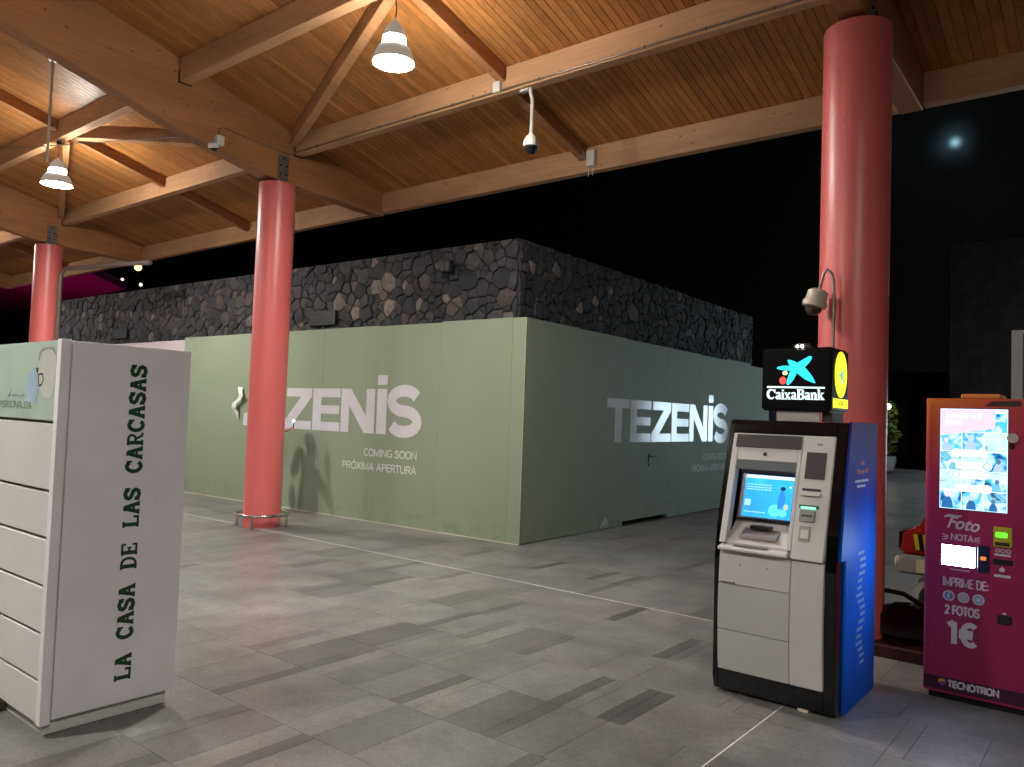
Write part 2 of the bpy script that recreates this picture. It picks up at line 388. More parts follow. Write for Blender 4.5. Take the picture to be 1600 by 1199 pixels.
def tile_mb(mb, t, attr, dz):
    g = .0010
    x0, x1, y0, y1, tn = t[:5]
    for j in JX:
        if abs(x0 - j) < .004: x0 += .0025
        if abs(x1 - j) < .004: x1 -= .0025
    for j in JY:
        if abs(y0 - j) < .004: y0 += .0045
        if abs(y1 - j) < .004: y1 -= .0045
    x0 += g; x1 -= g; y0 += g; y1 -= g; h = dz; c = .0006
    mb.add([(x0, y0, -.004), (x1, y0, -.004), (x1, y1, -.004), (x0, y1, -.004), (x0, y0, h - c), (x1, y0, h - c), (x1, y1, h - c), (x0, y1, h - c),
            (x0 + c, y0 + c, h), (x1 - c, y0 + c, h), (x1 - c, y1 - c, h), (x0 + c, y1 - c, h)],
           [(0, 1, 5, 4), (1, 2, 6, 5), (2, 3, 7, 6), (3, 0, 4, 7), (4, 5, 9, 8), (5, 6, 10, 9), (6, 7, 11, 10), (7, 4, 8, 11), (8, 9, 10, 11)])
    attr += [.195 * tn] * 9
order = sorted(tiles, key=lambda t: -tile_px(t))
rest, ra = MB(), []
for i, t in enumerate(order):
    if t[1] - t[0] < .012: continue
    dz = .0030 + .0005 * rt.random()
    if i < 300:
        mb, a = MB(), []; tile_mb(mb, t, a, dz); mb.build('paving_stone', M_pave, pavement, attr=a)
    else: tile_mb(rest, t, ra, dz)
y = 14.6
far_rows = MB(); fa = []
while y < PY1:
    x = PX0
    while x < PX1: far_rows.add([], []); x1 = min(PX1, x + rt.choice([.6, .9, 1.2])); tile_mb(rest, (x, x1, y, y + .6, tone_pick(.6)), ra, .0032); x = x1
    y += .6
stuff(rest.build('paving_stone_field', M_pave, pavement, attr=ra))
jm = MB()
for j in JX: jm.box(j - .0035, j + .0035, PY0, 14.6, -.004, .0030)
for s0, s1 in zip([PX0] + JX, JX + [PX1]): jm.box(s0 + .0057, s1 - .0057, 6.0245, 6.0355, -.004, .0042)
jm.build('expansion_joint', M_white_joint, pavement)

# ================================================================== TIMBER CANOPY
M_board = wood('varnished_ceiling_boards', (.52, .225, .065), (.37, .145, .038), 1, rough=.48, rand=.16, knots=False, coarse=.8)
M_beamY = wood('glulam_main', (.47, .22, .095), (.39, .17, .068), 1, rough=.5, rand=.05)
M_beamX = wood('glulam_purlin', (.62, .36, .20), (.53, .29, .15), 0, rough=.5, rand=.05)
M_brace = wood('brace_timber', (.54, .29, .14), (.45, .22, .10), 1, rough=.5, rand=.08)
M_steel = mat('galvanised_steel', (.30, .31, .32), .42, .85, noise=(22, .25))
M_dark = mat('black_steel', (.02, .02, .022), .5, .3)
M_bolt = mat('dark_bolt', (.04, .04, .045), .45, .8)
SL, YE, YR = .255, 8.12, -1.0
def ceil(y):
    return 4.98 + SL * (8.0 - (y if y >= YR else 2 * YR - y))
BX = [-24.35, -16.9, -9.22, -1.68, 5.9]
MX = [-20.6, -12.75, -5.40, 2.15]
canopy = thing('timber_canopy', 'large pitched timber canopy with boarded ceiling held up on red columns', 'canopy', (0, 0, 0))
HB = .10
def mirY(y): return 2 * YR - y
for bx in BX:
    prof = [(8.13, 4.965), (8.13, 4.70), (8.04, 4.625), (6.6, 4.675), (5.95, 4.71), (4.7, 4.955), (2.76, 5.49), (YR, 6.45)]
    low = prof[1:] + [(mirY(a), b) for a, b in prof[-2:0:-1]]
    poly = [(8.13, ceil(8.13) - .004)] + low + [(mirY(8.13), ceil(8.13) - .004), (YR, ceil(YR) - .004)]
    b = MB(); n_ = len(poly)
    # side faces as strips so the long concave outline stays clean
    ys = sorted({a for a, _ in low} | {YR})
    def lowz(y):
        q = sorted(low)
        for (a0, z0), (a1, z1) in zip(q, q[1:]):
            if a0 <= y <= a1 and a1 > a0: return z0 + (z1 - z0) * (y - a0) / (a1 - a0)
        return q[0][1]
    yy = [v for v in ys if abs(v - 8.13) > 1e-6 and abs(v - mirY(8.13)) > 1e-6]
    yy = [mirY(8.13)] + yy + [8.13]
    zz = [4.70] + [lowz(v) for v in yy[1:-1]] + [4.70]
    vs = []
    for v, z in zip(yy, zz):
        vs += [(bx - HB, v, z), (bx + HB, v, z), (bx + HB, v, ceil(v) - .003), (bx - HB, v, ceil(v) - .003)]
    fs = [(3, 2, 1, 0)]
    for i in range(len(yy) - 1):
        for a, c in ((0, 1), (1, 2), (2, 3), (3, 0)): fs.append((i * 4 + a, i * 4 + c, i * 4 + 4 + c, i * 4 + 4 + a))
    k = (len(yy) - 1) * 4; fs.append((k, k + 1, k + 2, k + 3))
    b.add(vs, fs).build('main_beam', M_beamY, canopy, bevel=.008)
PUR = [(8.06, .06, 4.665), (6.44, .06, 5.105), (4.75, .07, 5.53), (3.05, .07, 5.96), (1.35, .07, 6.39), (-.2, .07, 6.78)]
def seg_x():
    for a, c in zip(BX, BX[1:]): yield a + HB + .004, c - HB - .004
for side in (1, -1):
    for (yc, hw, zb) in PUR:
        for (xa, xb) in seg_x():
            y0, y1 = yc - hw, yc + hw
            p = [(xa, y0, zb), (xb, y0, zb), (xb, y1, zb), (xa, y1, zb), (xa, y0, ceil(y0) - .003), (xb, y0, ceil(y0) - .003), (xb, y1, ceil(y1) - .003), (xa, y1, ceil(y1) - .003)]
            if side < 0: p = [(a, mirY(b_), c_) for a, b_, c_ in p]
            pu = MB().hexa(p).build('edge_beam' if yc > 8 else 'purlin', M_beamX, canopy, bevel=.006)
            if side > 0 and 4 < yc < 8:      # black hanger shoes at the ends
                sh = MB()
                for xs_, d in ((xa, 1), (xb, -1)):
                    x0_, x1_ = sorted((xs_ + d * .0005, xs_ + d * .012))
                    sh.box(x0_, x1_, y0 - .012, y1 + .012, zb - .014, zb + .13)
                sh.build('hanger_shoe', M_dark, pu)
for side in (1, -1):
    for mx in MX:
        for (ya, yb) in zip([q[0] for q in PUR], [q[0] for q in PUR][1:]):
            a, b_ = yb + .075, ya - .075
            d = .17
            p = [(mx - .05, a, ceil(a) - d), (mx + .05, a, ceil(a) - d), (mx + .05, b_, ceil(b_) - d), (mx - .05, b_, ceil(b_) - d),
                 (mx - .05, a, ceil(a) - .003), (mx + .05, a, ceil(a) - .003), (mx + .05, b_, ceil(b_) - .003), (mx - .05, b_, ceil(b_) - .003)]
            if side < 0: p = [(u, mirY(v), z) for u, v, z in p]
            MB().hexa(p).build('rafter', M_beamY, canopy, bevel=.005)
for mx, (xa, xb) in zip(MX, zip(BX, BX[1:])):
    for (cx_, s) in ((xa, 1), (xb, -1)):
        A = Vector((cx_ + s * (HB + .02), 6.34, 0)); B = Vector((mx - s * .06, 4.86, 0))
        d = (B - A).normalized(); q = Vector((-d.y, d.x, 0)) * .05
        pts = []
        for dep in (.20, .004):
            for P in (A - q, B - q, B + q, A + q): pts.append((P.x, P.y, ceil(P.y) - dep))
        MB().hexa(pts).build('diagonal_brace', M_brace, canopy, bevel=.005)
# ceiling boards: the ones over the visible bays one by one, the rest of the roof as a field
BW = .09
bprof = [(-BW / 2 + .0012, .020), (BW / 2 - .0015, .020), (BW / 2 - .0012, .005), (BW / 2 - .0045, 0), (-BW / 2 + .0045, 0), (-BW / 2 + .0012, .005)]
bm_ = MB(); fz = lambda a, b, c: (a, c, b + ceil(c))
bm_.prism(bprof, fz, YR, 8.125)
board0 = bm_.build('ceiling_board', M_board, canopy, loc=(-24.6, 0, 0))
nb = 1; x = -24.6 + BW
while x < 1.9 and nb < 298:
    o = board0.copy(); o.location = (x, 0, 0); col.objects.link(o); o.parent = canopy; x += BW; nb += 1
rb = MB()
while x < 6.2:
    rb.prism(bprof, (lambda a, b, c, x=x: (a + x, c, b + ceil(c))), YR, 8.125); x += BW
x = -24.6
while x < 6.2:
    rb.prism(bprof, (lambda a, b, c, x=x: (a + x, c, b + ceil(c))), mirY(8.125), YR); x += BW
stuff(rb.build('ceiling_board_field', M_board, canopy))
rf = MB()
for s in (1, -1):
    ya, yb = (YR, 8.16) if s > 0 else (mirY(8.16), YR)
    rf.hexa([(-24.9, ya, ceil(ya) + .022), (6.3, ya, ceil(ya) + .022), (6.3, yb, ceil(yb) + .022), (-24.9, yb, ceil(yb) + .022),
             (-24.9, ya, ceil(ya) + .10), (6.3, ya, ceil(ya) + .10), (6.3, yb, ceil(yb) + .10), (-24.9, yb, ceil(yb) + .10)])
rf.build('roof_covering', mat('dark_roof_membrane', (.04, .04, .045), .8), canopy)

# ------------------------------------------------------------------ red columns
def red_paint():
    m = bpy.data.materials.new('coral_red_paint'); m.use_nodes = True
    n, l = m.node_tree.nodes, m.node_tree.links; p = n['Principled BSDF']; g = n.new('ShaderNodeNewGeometry')
    def noise(sc, det, stretch=(1, 1, 1)):
        mp = n.new('ShaderNodeMapping'); mp.inputs['Scale'].default_value = stretch; l.new(g.outputs['Position'], mp.inputs[0])
        q = n.new('ShaderNodeTexNoise'); q.inputs['Scale'].default_value = sc; q.inputs['Detail'].default_value = det; l.new(mp.outputs[0], q.inputs['Vector']); return q.outputs['Fac']
    def mr(x, a, b, c, d):
        q = n.new('ShaderNodeMapRange'); l.new(x, q.inputs[0])
        for i, v in enumerate((a, b, c, d)): q.inputs[i + 1].default_value = v
        return q.outputs[0]
    def mixc(f, a, c):
        q = n.new('ShaderNodeMix'); q.data_type = 'RGBA'; l.new(f, q.inputs[0])
        if isinstance(a, tuple): q.inputs[6].default_value = (*a, 1)
        else: l.new(a, q.inputs[6])
        q.inputs[7].default_value = (*c, 1); return q.outputs[2]
    c = mixc(mr(noise(1.6, 5, (1, 1, .35)), .35, .65, 0, 1), (.76, .175, .165), (.70, .15, .14))
    c = mixc(mr(noise(26, 6, (1, 1, .6)), .66, .72, 0, .55), c, (.48, .09, .08))      # small scuffs
    c = mixc(mr(noise(60, 3), .74, .77, 0, .8), c, (.25, .10, .09))                    # chips
    l.new(c, p.inputs['Base Color']); l.new(mr(noise(5, 2, (1, 1, .3)), 0, 1, .26, .46), p.inputs['Roughness'])
    bp = n.new('ShaderNodeBump'); bp.inputs['Strength'].default_value = .10; bp.inputs['Distance'].default_value = .01; l.new(noise(7, 3, (1, 1, .5)), bp.inputs['Height']); l.new(bp.outputs[0], p.inputs['Normal'])
    return m
M_red = red_paint()
CL = ['red column standing behind the white case cabinet, grey pipe beside it', 'red column with steel guard ring at its foot, before the hoarding', 'thick red column rising behind the cash machine']
def column(x, label, zt=4.655):
    t = thing('red_column', label, 'column', (x, 6.2, 0), 0, 'red canopy columns')
    s = MB().lathe([(.245, 0), (.245, zt - .006), (.239, zt)], n=64); s.build('shaft', M_red, t, smooth=True)
    MB().cyl((0, 0, zt), (0, 0, zt + .05), .09, n=20).build('neck', M_dark, t, smooth=True)
    for sx in (1, -1):
        pl = MB().box(sx * (HB + .002) if sx > 0 else -HB - .014, HB + .014 if sx > 0 else -HB - .002, -.085, .085, zt + .0, zt + .40).build('connector_plate', M_steel, t, bevel=.002)
        for (by, bz) in ((0, .35), (-.045, .25), (.045, .25), (-.045, .13), (.045, .13)):
            xx = sx * (HB + .0142)
            MB().cyl((xx, by, zt + bz), (xx + sx * .012, by, zt + bz), .014, n=6).build('bolt', M_bolt, pl)
    return t
cols_ = [column(x, lb) for x, lb in zip(BX[1:4], CL)]

# guard ring
gr = thing('guard_ring', 'stainless steel guard ring round the foot of a red column', 'guard rail', (BX[2], 6.2, 0))
M_inox = mat('polished_stainless', (.55, .53, .50), .22, 1)
MB().tube([(.345 * math.cos(a), .345 * math.sin(a), .17) for a in (2 * math.pi * i / 40 for i in range(40))], .021, 10, closed=True).build('ring', M_inox, gr, smooth=True)
for k in range(4):
    a = R(35 + 90 * k)
    MB().cyl((.345 * math.cos(a), .345 * math.sin(a), .006), (.345 * math.cos(a), .345 * math.sin(a), .16), .016, n=10).lathe([(.04, .0), (.04, .008)], c=(.345 * math.cos(a), .345 * math.sin(a), .005), n=14).build('leg', M_inox, gr, smooth=True)

# ------------------------------------------------------------------ pendant lamps
M_alu = mat('frosted_lamp_shade', (.55, .54, .52), .45, .1, noise=(8, .08), emit=(1, .95, .85), estr=.10)
M_disc = mat('lamp_diffuser', (.9, .9, .9), .5, emit=(1, .965, .90), estr=LAMP_DISC)
M_ring = mat('lamp_glow_band', (.9, .9, .9), .5, emit=(1, .945, .84), estr=LAMP_RING)
M_cord = mat('black_cord', (.02, .02, .02), .6)
M_whiterod = mat('white_painted_tube', (.7, .68, .64), .4)
ROD = (-10.97, 3.94)
def pendant(x, y, zb, rad, label, rod=False):
    t = thing('pendant_lamp', label, 'lamp', (x, y, zb), 0, 'bell pendant lamps under the canopy')
    k = rad / .19
    zt = ceil(y) - .28 - zb
    MB().lathe([(.186 * k, .012), (.19 * k, 0), (.19 * k, .02), (.176 * k, .075), (.150 * k, .130), (.118 * k, .165), (.108 * k, .172), (.10 * k, .172), (.112 * k, .155), (.145 * k, .12), (.170 * k, .07), (.184 * k, .02)], n=40).build('shade', M_alu, t, smooth=True)
    MB().lathe([(.183 * k, .010), (.183 * k, .014)], n=40).build('diffuser', M_disc, t, smooth=True)
    MB().lathe([(.108 * k, .173), (.104 * k, .235)], n=32).build('glow_band', M_ring, t, smooth=True)
    MB().lathe([(.104 * k, .236), (.102 * k, .262), (.085 * k, .32), (.05 * k, .37), (.022, .395), (.012, .42)], n=32).build('canopy_cap', M_alu, t, smooth=True)
    if rod:
        MB().cyl((-.10, .06, .15), (-.10, .06, ceil(y) - zb - .02), .014, n=10).build('hanging_tube', M_whiterod, t, smooth=True)
    MB().tube([(0, 0, .41), (.012, .004, .5), (-.008, .006, .6), (0, 0, min(zt - .03, .75)), (0, 0, zt)], .006, 6).lathe([(.03, zt - .05), (.035, zt - .02), (.03, zt - .002)], n=14).build('cord', M_cord, t, smooth=True)
    return t
pendant(-5.34, 4.75, 4.80, .19, 'lit bell pendant lamp hanging near the top centre, nearest to the camera')
pendant(-12.80, 4.75, 4.86, .215, 'lit bell pendant lamp at the left beside a long white hanging tube')
hr = MB().cyl((ROD[0], ROD[1], 4.66), (ROD[0], ROD[1], ceil(ROD[1]) - .001), .016, n=12).lathe([(.045, 0), (.05, .02), (.045, .03)], c=(ROD[0], ROD[1], ceil(ROD[1]) - .034), n=16).build('hanging_tube', M_whiterod, None, smooth=True)
tag(hr, 'long thin white tube hanging straight down from the ceiling at the left', 'tube')
pendant(-20.5, 4.75, 4.86, .19, 'lit bell pendant lamp at the far left end of the canopy')
for x, lb in ((-12.8, 'lit bell pendant lamp under the ridge behind the viewer, far one'), (-5.34, 'lit bell pendant lamp under the ridge behind the viewer, middle one'), (2.15, 'lit bell pendant lamp under the ridge behind the viewer, right one')):
    pendant(x, YR, 4.80, .19, lb)

# ================================================================== HOARDING
HC = (-5.97, 7.69, 0); HR = R(1.5)
def M_hoard_make(name, c1, c2, rough):
    m = bpy.data.materials.new(name); m.use_nodes = True
    n, l = m.node_tree.nodes, m.node_tree.links; p = n['Principled BSDF']
    g = n.new('ShaderNodeNewGeometry')
    def noise(sc, det, stretch=None):
        q = n.new('ShaderNodeTexNoise'); q.inputs['Scale'].default_value = sc; q.inputs['Detail'].default_value = det
        if stretch:
            mp = n.new('ShaderNodeMapping'); mp.inputs['Scale'].default_value = stretch; l.new(g.outputs['Position'], mp.inputs[0]); l.new(mp.outputs[0], q.inputs['Vector'])
        else: l.new(g.outputs['Position'], q.inputs['Vector'])
        return q.outputs['Fac']
    mx = n.new('ShaderNodeMix'); mx.data_type = 'RGBA'; mx.inputs[6].default_value = (*c1, 1); mx.inputs[7].default_value = (*c2, 1)
    l.new(noise(1.1, 5, (1, 1, .4)), mx.inputs[0])
    # scuffs near the foot
    sp = n.new('ShaderNodeSeparateXYZ'); l.new(g.outputs['Position'], sp.inputs[0])
    mr = n.new('ShaderNodeMapRange'); mr.inputs[1].default_value = .0; mr.inputs[2].default_value = .45; mr.inputs[3].default_value = .5; mr.inputs[4].default_value = 0; l.new(sp.outputs[2], mr.inputs[0])
    th = n.new('ShaderNodeMapRange'); th.inputs[1].default_value = .52; th.inputs[2].default_value = .66; l.new(noise(7, 6), th.inputs[0])
    mu = n.new('ShaderNodeMath'); mu.operation = 'MULTIPLY'; l.new(mr.outputs[0], mu.inputs[0]); l.new(th.outputs[0], mu.inputs[1])
    m2 = n.new('ShaderNodeMix'); m2.data_type = 'RGBA'; m2.inputs[7].default_value = (.17, .18, .12, 1); l.new(mu.outputs[0], m2.inputs[0]); l.new(mx.outputs[2], m2.inputs[6])
    l.new(m2.outputs[2], p.inputs['Base Color']); p.inputs['Roughness'].default_value = rough
    bp = n.new('ShaderNodeBump'); bp.inputs['Strength'].default_value = .45; bp.inputs['Distance'].default_value = .03
    l.new(noise(1.3, 2), bp.inputs['Height']); l.new(bp.outputs[0], p.inputs['Normal'])
    return m
M_green = M_hoard_make('sage_green_vinyl', (.250, .300, .205), (.225, .272, .187), .62)
M_pale = M_hoard_make('pale_lilac_panel', (.52, .45, .47), (.48, .42, .44), .5)
M_vinyl = mat('white_vinyl', (.62, .60, .64), .08, noise=(2, .05))
M_edge = mat('raw_board_edge', (.55, .50, .42), .8, noise=(20, .2))
M_grey_print = mat('light_print', (.62, .62, .58), .5)
hoard = thing('hoarding', 'sage green site hoarding round the corner shop, lettered in white', 'hoarding', HC, HR)
rh = random.Random(5)
x = 0.0; k = 0
HT = []
while x > -7.86:
    wd = 1.22 if k else .21; x1 = max(-7.88, x - wd); h = 2.845 + rh.uniform(-.006, .008); dy = rh.uniform(0, .0008)
    if -7.88 - x1 > -.3: x1 = -7.88
    MB().box(x1 + .0011, x - .0011 - (.002 if k == 0 else 0), dy, .036 + dy, .004 + rh.uniform(0, .004), h).build('panel', M_green, hoard)
    x = x1; k += 1
x = -7.885
while x > -13.4:
    MB().box(x - 1.2, x - .003, .01, .044, .02, 2.80 + rh.uniform(-.004, .004)).build('panel', M_pale, hoard, bevel=.002)
    x -= 1.2
y = .04; ybr = [.04, 1.26, 2.60, 4.125, 5.35, 6.57, 7.79, 8.95]
hts = [2.845, 2.838, 2.83, 2.826, 2.816, 2.84, 2.80]
for (ya, yb, h) in zip(ybr, ybr[1:], hts):
    dx = rh.uniform(0, .001)
    if abs(ya - 2.60) < .01:
        d = MB().box(-.038, -.002, ya + .003, yb - .02, .075, h).build('door', M_green, hoard, bevel=.001)
        MB().box(-.002, .010, 3.40, 3.445, .88, 1.08).cyl((.01, 3.42, 1.035), (.055, 3.42, 1.035), .010, n=10).box(.045, .062, 3.41, 3.57, 1.025, 1.047).build('handle', M_dark, d, bevel=.003)
        MB().box(-.034, .001, yb - .018, yb - .001, .02, h - .002).build('door_frame', mat('grey_green_frame', (.2, .24, .18), .5), d)
    else:
        MB().box(-.036 - dx, -dx, ya + .0005, yb - .0005, .006 + rh.uniform(0, .01), h).build('panel', M_green, hoard)
MB().box(-.010, .002, .002, .010, .004, 2.84).build('corner_strip', M_edge, hoard)
MB().box(-7.87, -.012, -.008, -.001, .0035, .014).build('base_strip', M_edge, hoard)
# timber studs behind so the hoarding has a back
st_ = MB()
for xx in (-1.2, -3.6, -6.0, -8.4, -10.8): st_.box(xx - .03, xx + .03, .05, .11, .005, 2.78)
for yy in (1.26, 4.2, 6.57, 8.8): st_.box(-.11, -.05, yy - .03, yy + .03, .005, 2.78)
st_.build('stud', M_edge, hoard)
# lettering: outline glyphs, unit height .65
def S_poly(wd, h, t):
    spine = arc(wd * .5, h * .715, wd * .5 - t * .46, h * .285 - t * .36, 22, 180, 9)[:-1] + arc(wd * .5, h * .715, wd * .5 - t * .46, h * .215, 180, 250, 4)
    low = [(wd - a, h - b) for a, b in spine][::-1]
    return spine + low
def letter(ch, x0, wd, fn, parent, label=None):
    h, s, b = .65, .2, .135
    mb = MB(); d0, d1 = .0012, .004
    if ch == 'T': polys = [[(x0, h), (x0 + wd, h), (x0 + wd, h - b), (x0 + wd / 2 + s / 2, h - b), (x0 + wd / 2 + s / 2, 0), (x0 + wd / 2 - s / 2, 0), (x0 + wd / 2 - s / 2, h - b), (x0, h - b)]]
    elif ch == 't': polys = [[(x0 + wd / 2 - s / 2 - .03, .02), (x0 + wd / 2 + s / 2, 0), (x0 + wd / 2 + s / 2, .19), (x0 + wd / 2 + .02, .24), (x0 + wd / 2 - s / 2, .22)]]
    elif ch == 'E': polys = [[(x0, 0), (x0 + wd, 0), (x0 + wd, b), (x0 + s, b), (x0 + s, .26), (x0 + wd * .97, .26), (x0 + wd * .97, .39), (x0 + s, .39), (x0 + s, h - b), (x0 + wd, h - b), (x0 + wd, h), (x0, h)]]
    elif ch == 'Z': polys = [[(x0, 0), (x0 + wd, 0), (x0 + wd, b), (x0 + .27, b), (x0 + wd, h - b), (x0 + wd, h), (x0 + .03, h), (x0 + .03, h - b), (x0 + wd - .27, h - b), (x0, b)]]
    elif ch == 'N': polys = [[(x0, 0), (x0 + .18, 0), (x0 + .18, .40), (x0 + wd - .21, 0), (x0 + wd, 0), (x0 + wd, h), (x0 + wd - .18, h), (x0 + wd - .18, .25), (x0 + .21, h), (x0, h)]]
    elif ch == 'i': polys = [[(x0, 0), (x0 + wd, 0), (x0 + wd, h), (x0, h)], [(x0, h + .06), (x0 + wd, h + .06), (x0 + wd, h + .20), (x0, h + .20)]]
    elif ch == 'S':
        strip(mb, [(x0 + a, b_ - .012) for a, b_ in S_poly(wd, h + .05, .165)], .168, fn, d0, d1); polys = []
    for p in polys: mb.prism(p, fn, d0, d1)
    o = mb.build('letter', M_vinyl, parent)
    if label: o['label'] = label
    return o
fl = lambda a, b, c: (a, -c, b + 1.275)
for ch, x0, wd, lb in (('t', -6.12, .66, 'remaining foot of a white letter T half torn off'), ('E', -5.44, .64, None), ('Z', -4.77, .66, None), ('E', -4.08, .64, None), ('N', -3.415, .73, None), ('i', -2.635, .20, None), ('S', -2.415, .67, None)):
    letter(ch, x0, wd, fl, hoard, lb)
fr_ = lambda a, b, c: (c, a, b + 1.265)
k_ = 4.6 / 4.373
for ch, x0, wd in (('T', -6.12, .66), ('E', -5.44, .64), ('Z', -4.77, .66), ('E', -4.08, .64), ('N', -3.415, .73), ('i', -2.635, .20), ('S', -2.415, .67)):
    letter(ch, 2.05 + (x0 + 6.12) * k_, wd * k_, fr_, hoard)
# torn strip of the first letter hanging off the panel
tm = MB(); pts = []
for i in range(9):
    z = 1.94 - i * .072; yy = -.01 - .05 * math.sin(i * .45) ; xx = -6.10 + .05 * math.sin(i * .9) + (.05 if i in (2, 3) else 0) - (.05 if i in (4, 5) else 0)
    wv = (.15, .14, .16, .10, .13, .17, .12, .08, .05)[i]
    pts.append(((xx, yy, z), (xx + wv, yy - .015 * (i % 3), z - .01)))
vs = [q for p in pts for q in p]; vs += [(a, b + .0015, c) for a, b, c in vs]
fs = [(2 * i, 2 * i + 1, 2 * i + 3, 2 * i + 2) for i in range(8)] + [(18 + 2 * i, 18 + 2 * i + 2, 18 + 2 * i + 3, 18 + 2 * i + 1) for i in range(8)]
tm.add(vs, fs).build('torn_vinyl_flap', mat('torn_white_vinyl', (.72, .72, .68), .4), hoard)['label'] = 'torn strip of white letter vinyl curling off the panel'
for s_, sz, z, wl_ in (('COMING SOON', .105, .948, 1.08), ('PRÓXIMA APERTURA', .108, .740, 1.54)):
    lettering(s_, lambda a, b, c: (a, -c, b), -1.80 - wl_, z, sz, wl_, .155, M_grey_print, hoard)
    lettering(s_, lambda a, b, c: (c, a, b), 6.66 - wl_ * 1.05, z - .01, sz, wl_ * 1.05, .155, M_grey_print, hoard)
tear = MB()
for yy, h in ((1.95, .10), (2.02, .16), (6.6, .14)):
    tear.add([(.002, yy, .03), (.002, yy + .16, .03), (.014, yy + .13, .03 + h * .7), (.003, yy + .05, .03 + h)], [(0, 1, 2, 3)])
tear.build('torn_edge', mat('torn_backing', (.45, .47, .38), .7), hoard)

# ================================================================== STONE BUILDING
M_core = mat('dark_mortar', (.028, .026, .026), .95, noise=(9, .3))
def stone_mat():
    m = bpy.data.materials.new('volcanic_stone'); m.use_nodes = True
    n, l = m.node_tree.nodes, m.node_tree.links; p = n['Principled BSDF']
    at = n.new('ShaderNodeAttribute'); at.attribute_name = 'tone'
    g = n.new('ShaderNodeNewGeometry')
    cr = n.new('ShaderNodeValToRGB'); e = cr.color_ramp.elements
    e[0].position = 0; e[0].color = (.020, .020, .025, 1); e[1].position = 1; e[1].color = (.22, .185, .165, 1)
    for pos, c in ((.30, (.033, .032, .037)), (.55, (.052, .049, .053)), (.70, (.072, .055, .050)), (.85, (.125, .10, .088))):
        q = e.new(pos); q.color = (*c, 1)
    l.new(at.outputs['Fac'], cr.inputs[0])
    nn = n.new('ShaderNodeTexNoise'); nn.inputs['Scale'].default_value = 14; nn.inputs['Detail'].default_value = 8; l.new(g.outputs['Position'], nn.inputs['Vector'])
    mr = n.new('ShaderNodeMapRange'); mr.inputs[1].default_value = .3; mr.inputs[2].default_value = .7; mr.inputs[3].default_value = .6; mr.inputs[4].default_value = 1.35; l.new(nn.outputs['Fac'], mr.inputs[0])
    mx = n.new('ShaderNodeMix'); mx.data_type = 'RGBA'; mx.blend_type = 'MULTIPLY'; mx.inputs[0].default_value = 1
    l.new(cr.outputs[0], mx.inputs[6]); l.new(mr.outputs[0], mx.inputs[7]); l.new(mx.outputs[2], p.inputs['Base Color'])
    p.inputs['Roughness'].default_value = .8
    bp = n.new('ShaderNodeBump'); bp.inputs['Strength'].default_value = .8; bp.inputs['Distance'].default_value = .025; l.new(nn.outputs['Fac'], bp.inputs['Height']); l.new(bp.outputs[0], p.inputs['Normal'])
    return m
M_stone = stone_mat()
bld = thing('stone_building', 'dark volcanic stone building rising above the green hoarding', 'building', HC, HR)
D = .6; ZT = 4.05
core = MB().box(-15.3, -D - .03, D + .03, 9.42, 0, ZT - .02).build('wall', M_core, bld)
MB().box(-15.28, -D - .035, D + .035, 9.41, ZT - .0195, ZT - .002).build('roof_edge', mat('dark_coping', (.05, .05, .055), .7, noise=(5, .3)), bld, bevel=.006)
def clip(poly, px, py, nx, ny):
    out = []
    for i in range(len(poly)):
        a, b = poly[i], poly[(i + 1) % len(poly)]
        da = (a[0] - px) * nx + (a[1] - py) * ny; db = (b[0] - px) * nx + (b[1] - py) * ny
        if da <= 0: out.append(a)
        if (da < 0 < db) or (db < 0 < da):
            t = da / (da - db); out.append((a[0] + (b[0] - a[0]) * t, a[1] + (b[1] - a[1]) * t))
    return out
def cells(w_, z0, z1, seed, size):
    r = random.Random(seed); pts = []
    tries = 0
    while tries < 14000:
        tries += 1
        s = size * r.choice([.45, .6, .75, .9, 1, 1.15, 1.35])
        p = (r.uniform(-.1, w_ + .1), r.uniform(z0 - .1, z1 + .1), s)
        if all((p[0] - q[0]) ** 2 * .8 + (p[1] - q[1]) ** 2 > ((s + q[2]) * .40) ** 2 for q in pts if abs(q[0] - p[0]) < .6): pts.append(p)
    res = []
    for p in pts:
        poly = [(0, z0), (w_, z0), (w_, z1), (0, z1)]
        for q in pts:
            if q is p or abs(q[0] - p[0]) > .9: continue
            dx, dy = q[0] - p[0], q[1] - p[1]; d2 = dx * dx + dy * dy
            t = .5 + (p[2] ** 2 - q[2] ** 2) * .12 / d2; d = math.sqrt(d2)
            poly = clip(poly, p[0] + dx * t, p[1] + dy * t, dx / d, dy / d)
            if len(poly) < 3: break
        if len(poly) >= 3:
            cx_ = sum(a for a, b in poly) / len(poly); cy_ = sum(b for a, b in poly) / len(poly)
            ar = abs(sum(poly[i][0] * poly[(i + 1) % len(poly)][1] - poly[(i + 1) % len(poly)][0] * poly[i][1] for i in range(len(poly)))) / 2
            if ar > .003: res.append((poly, cx_, cy_, ar))
    return res
rs = random.Random(11)
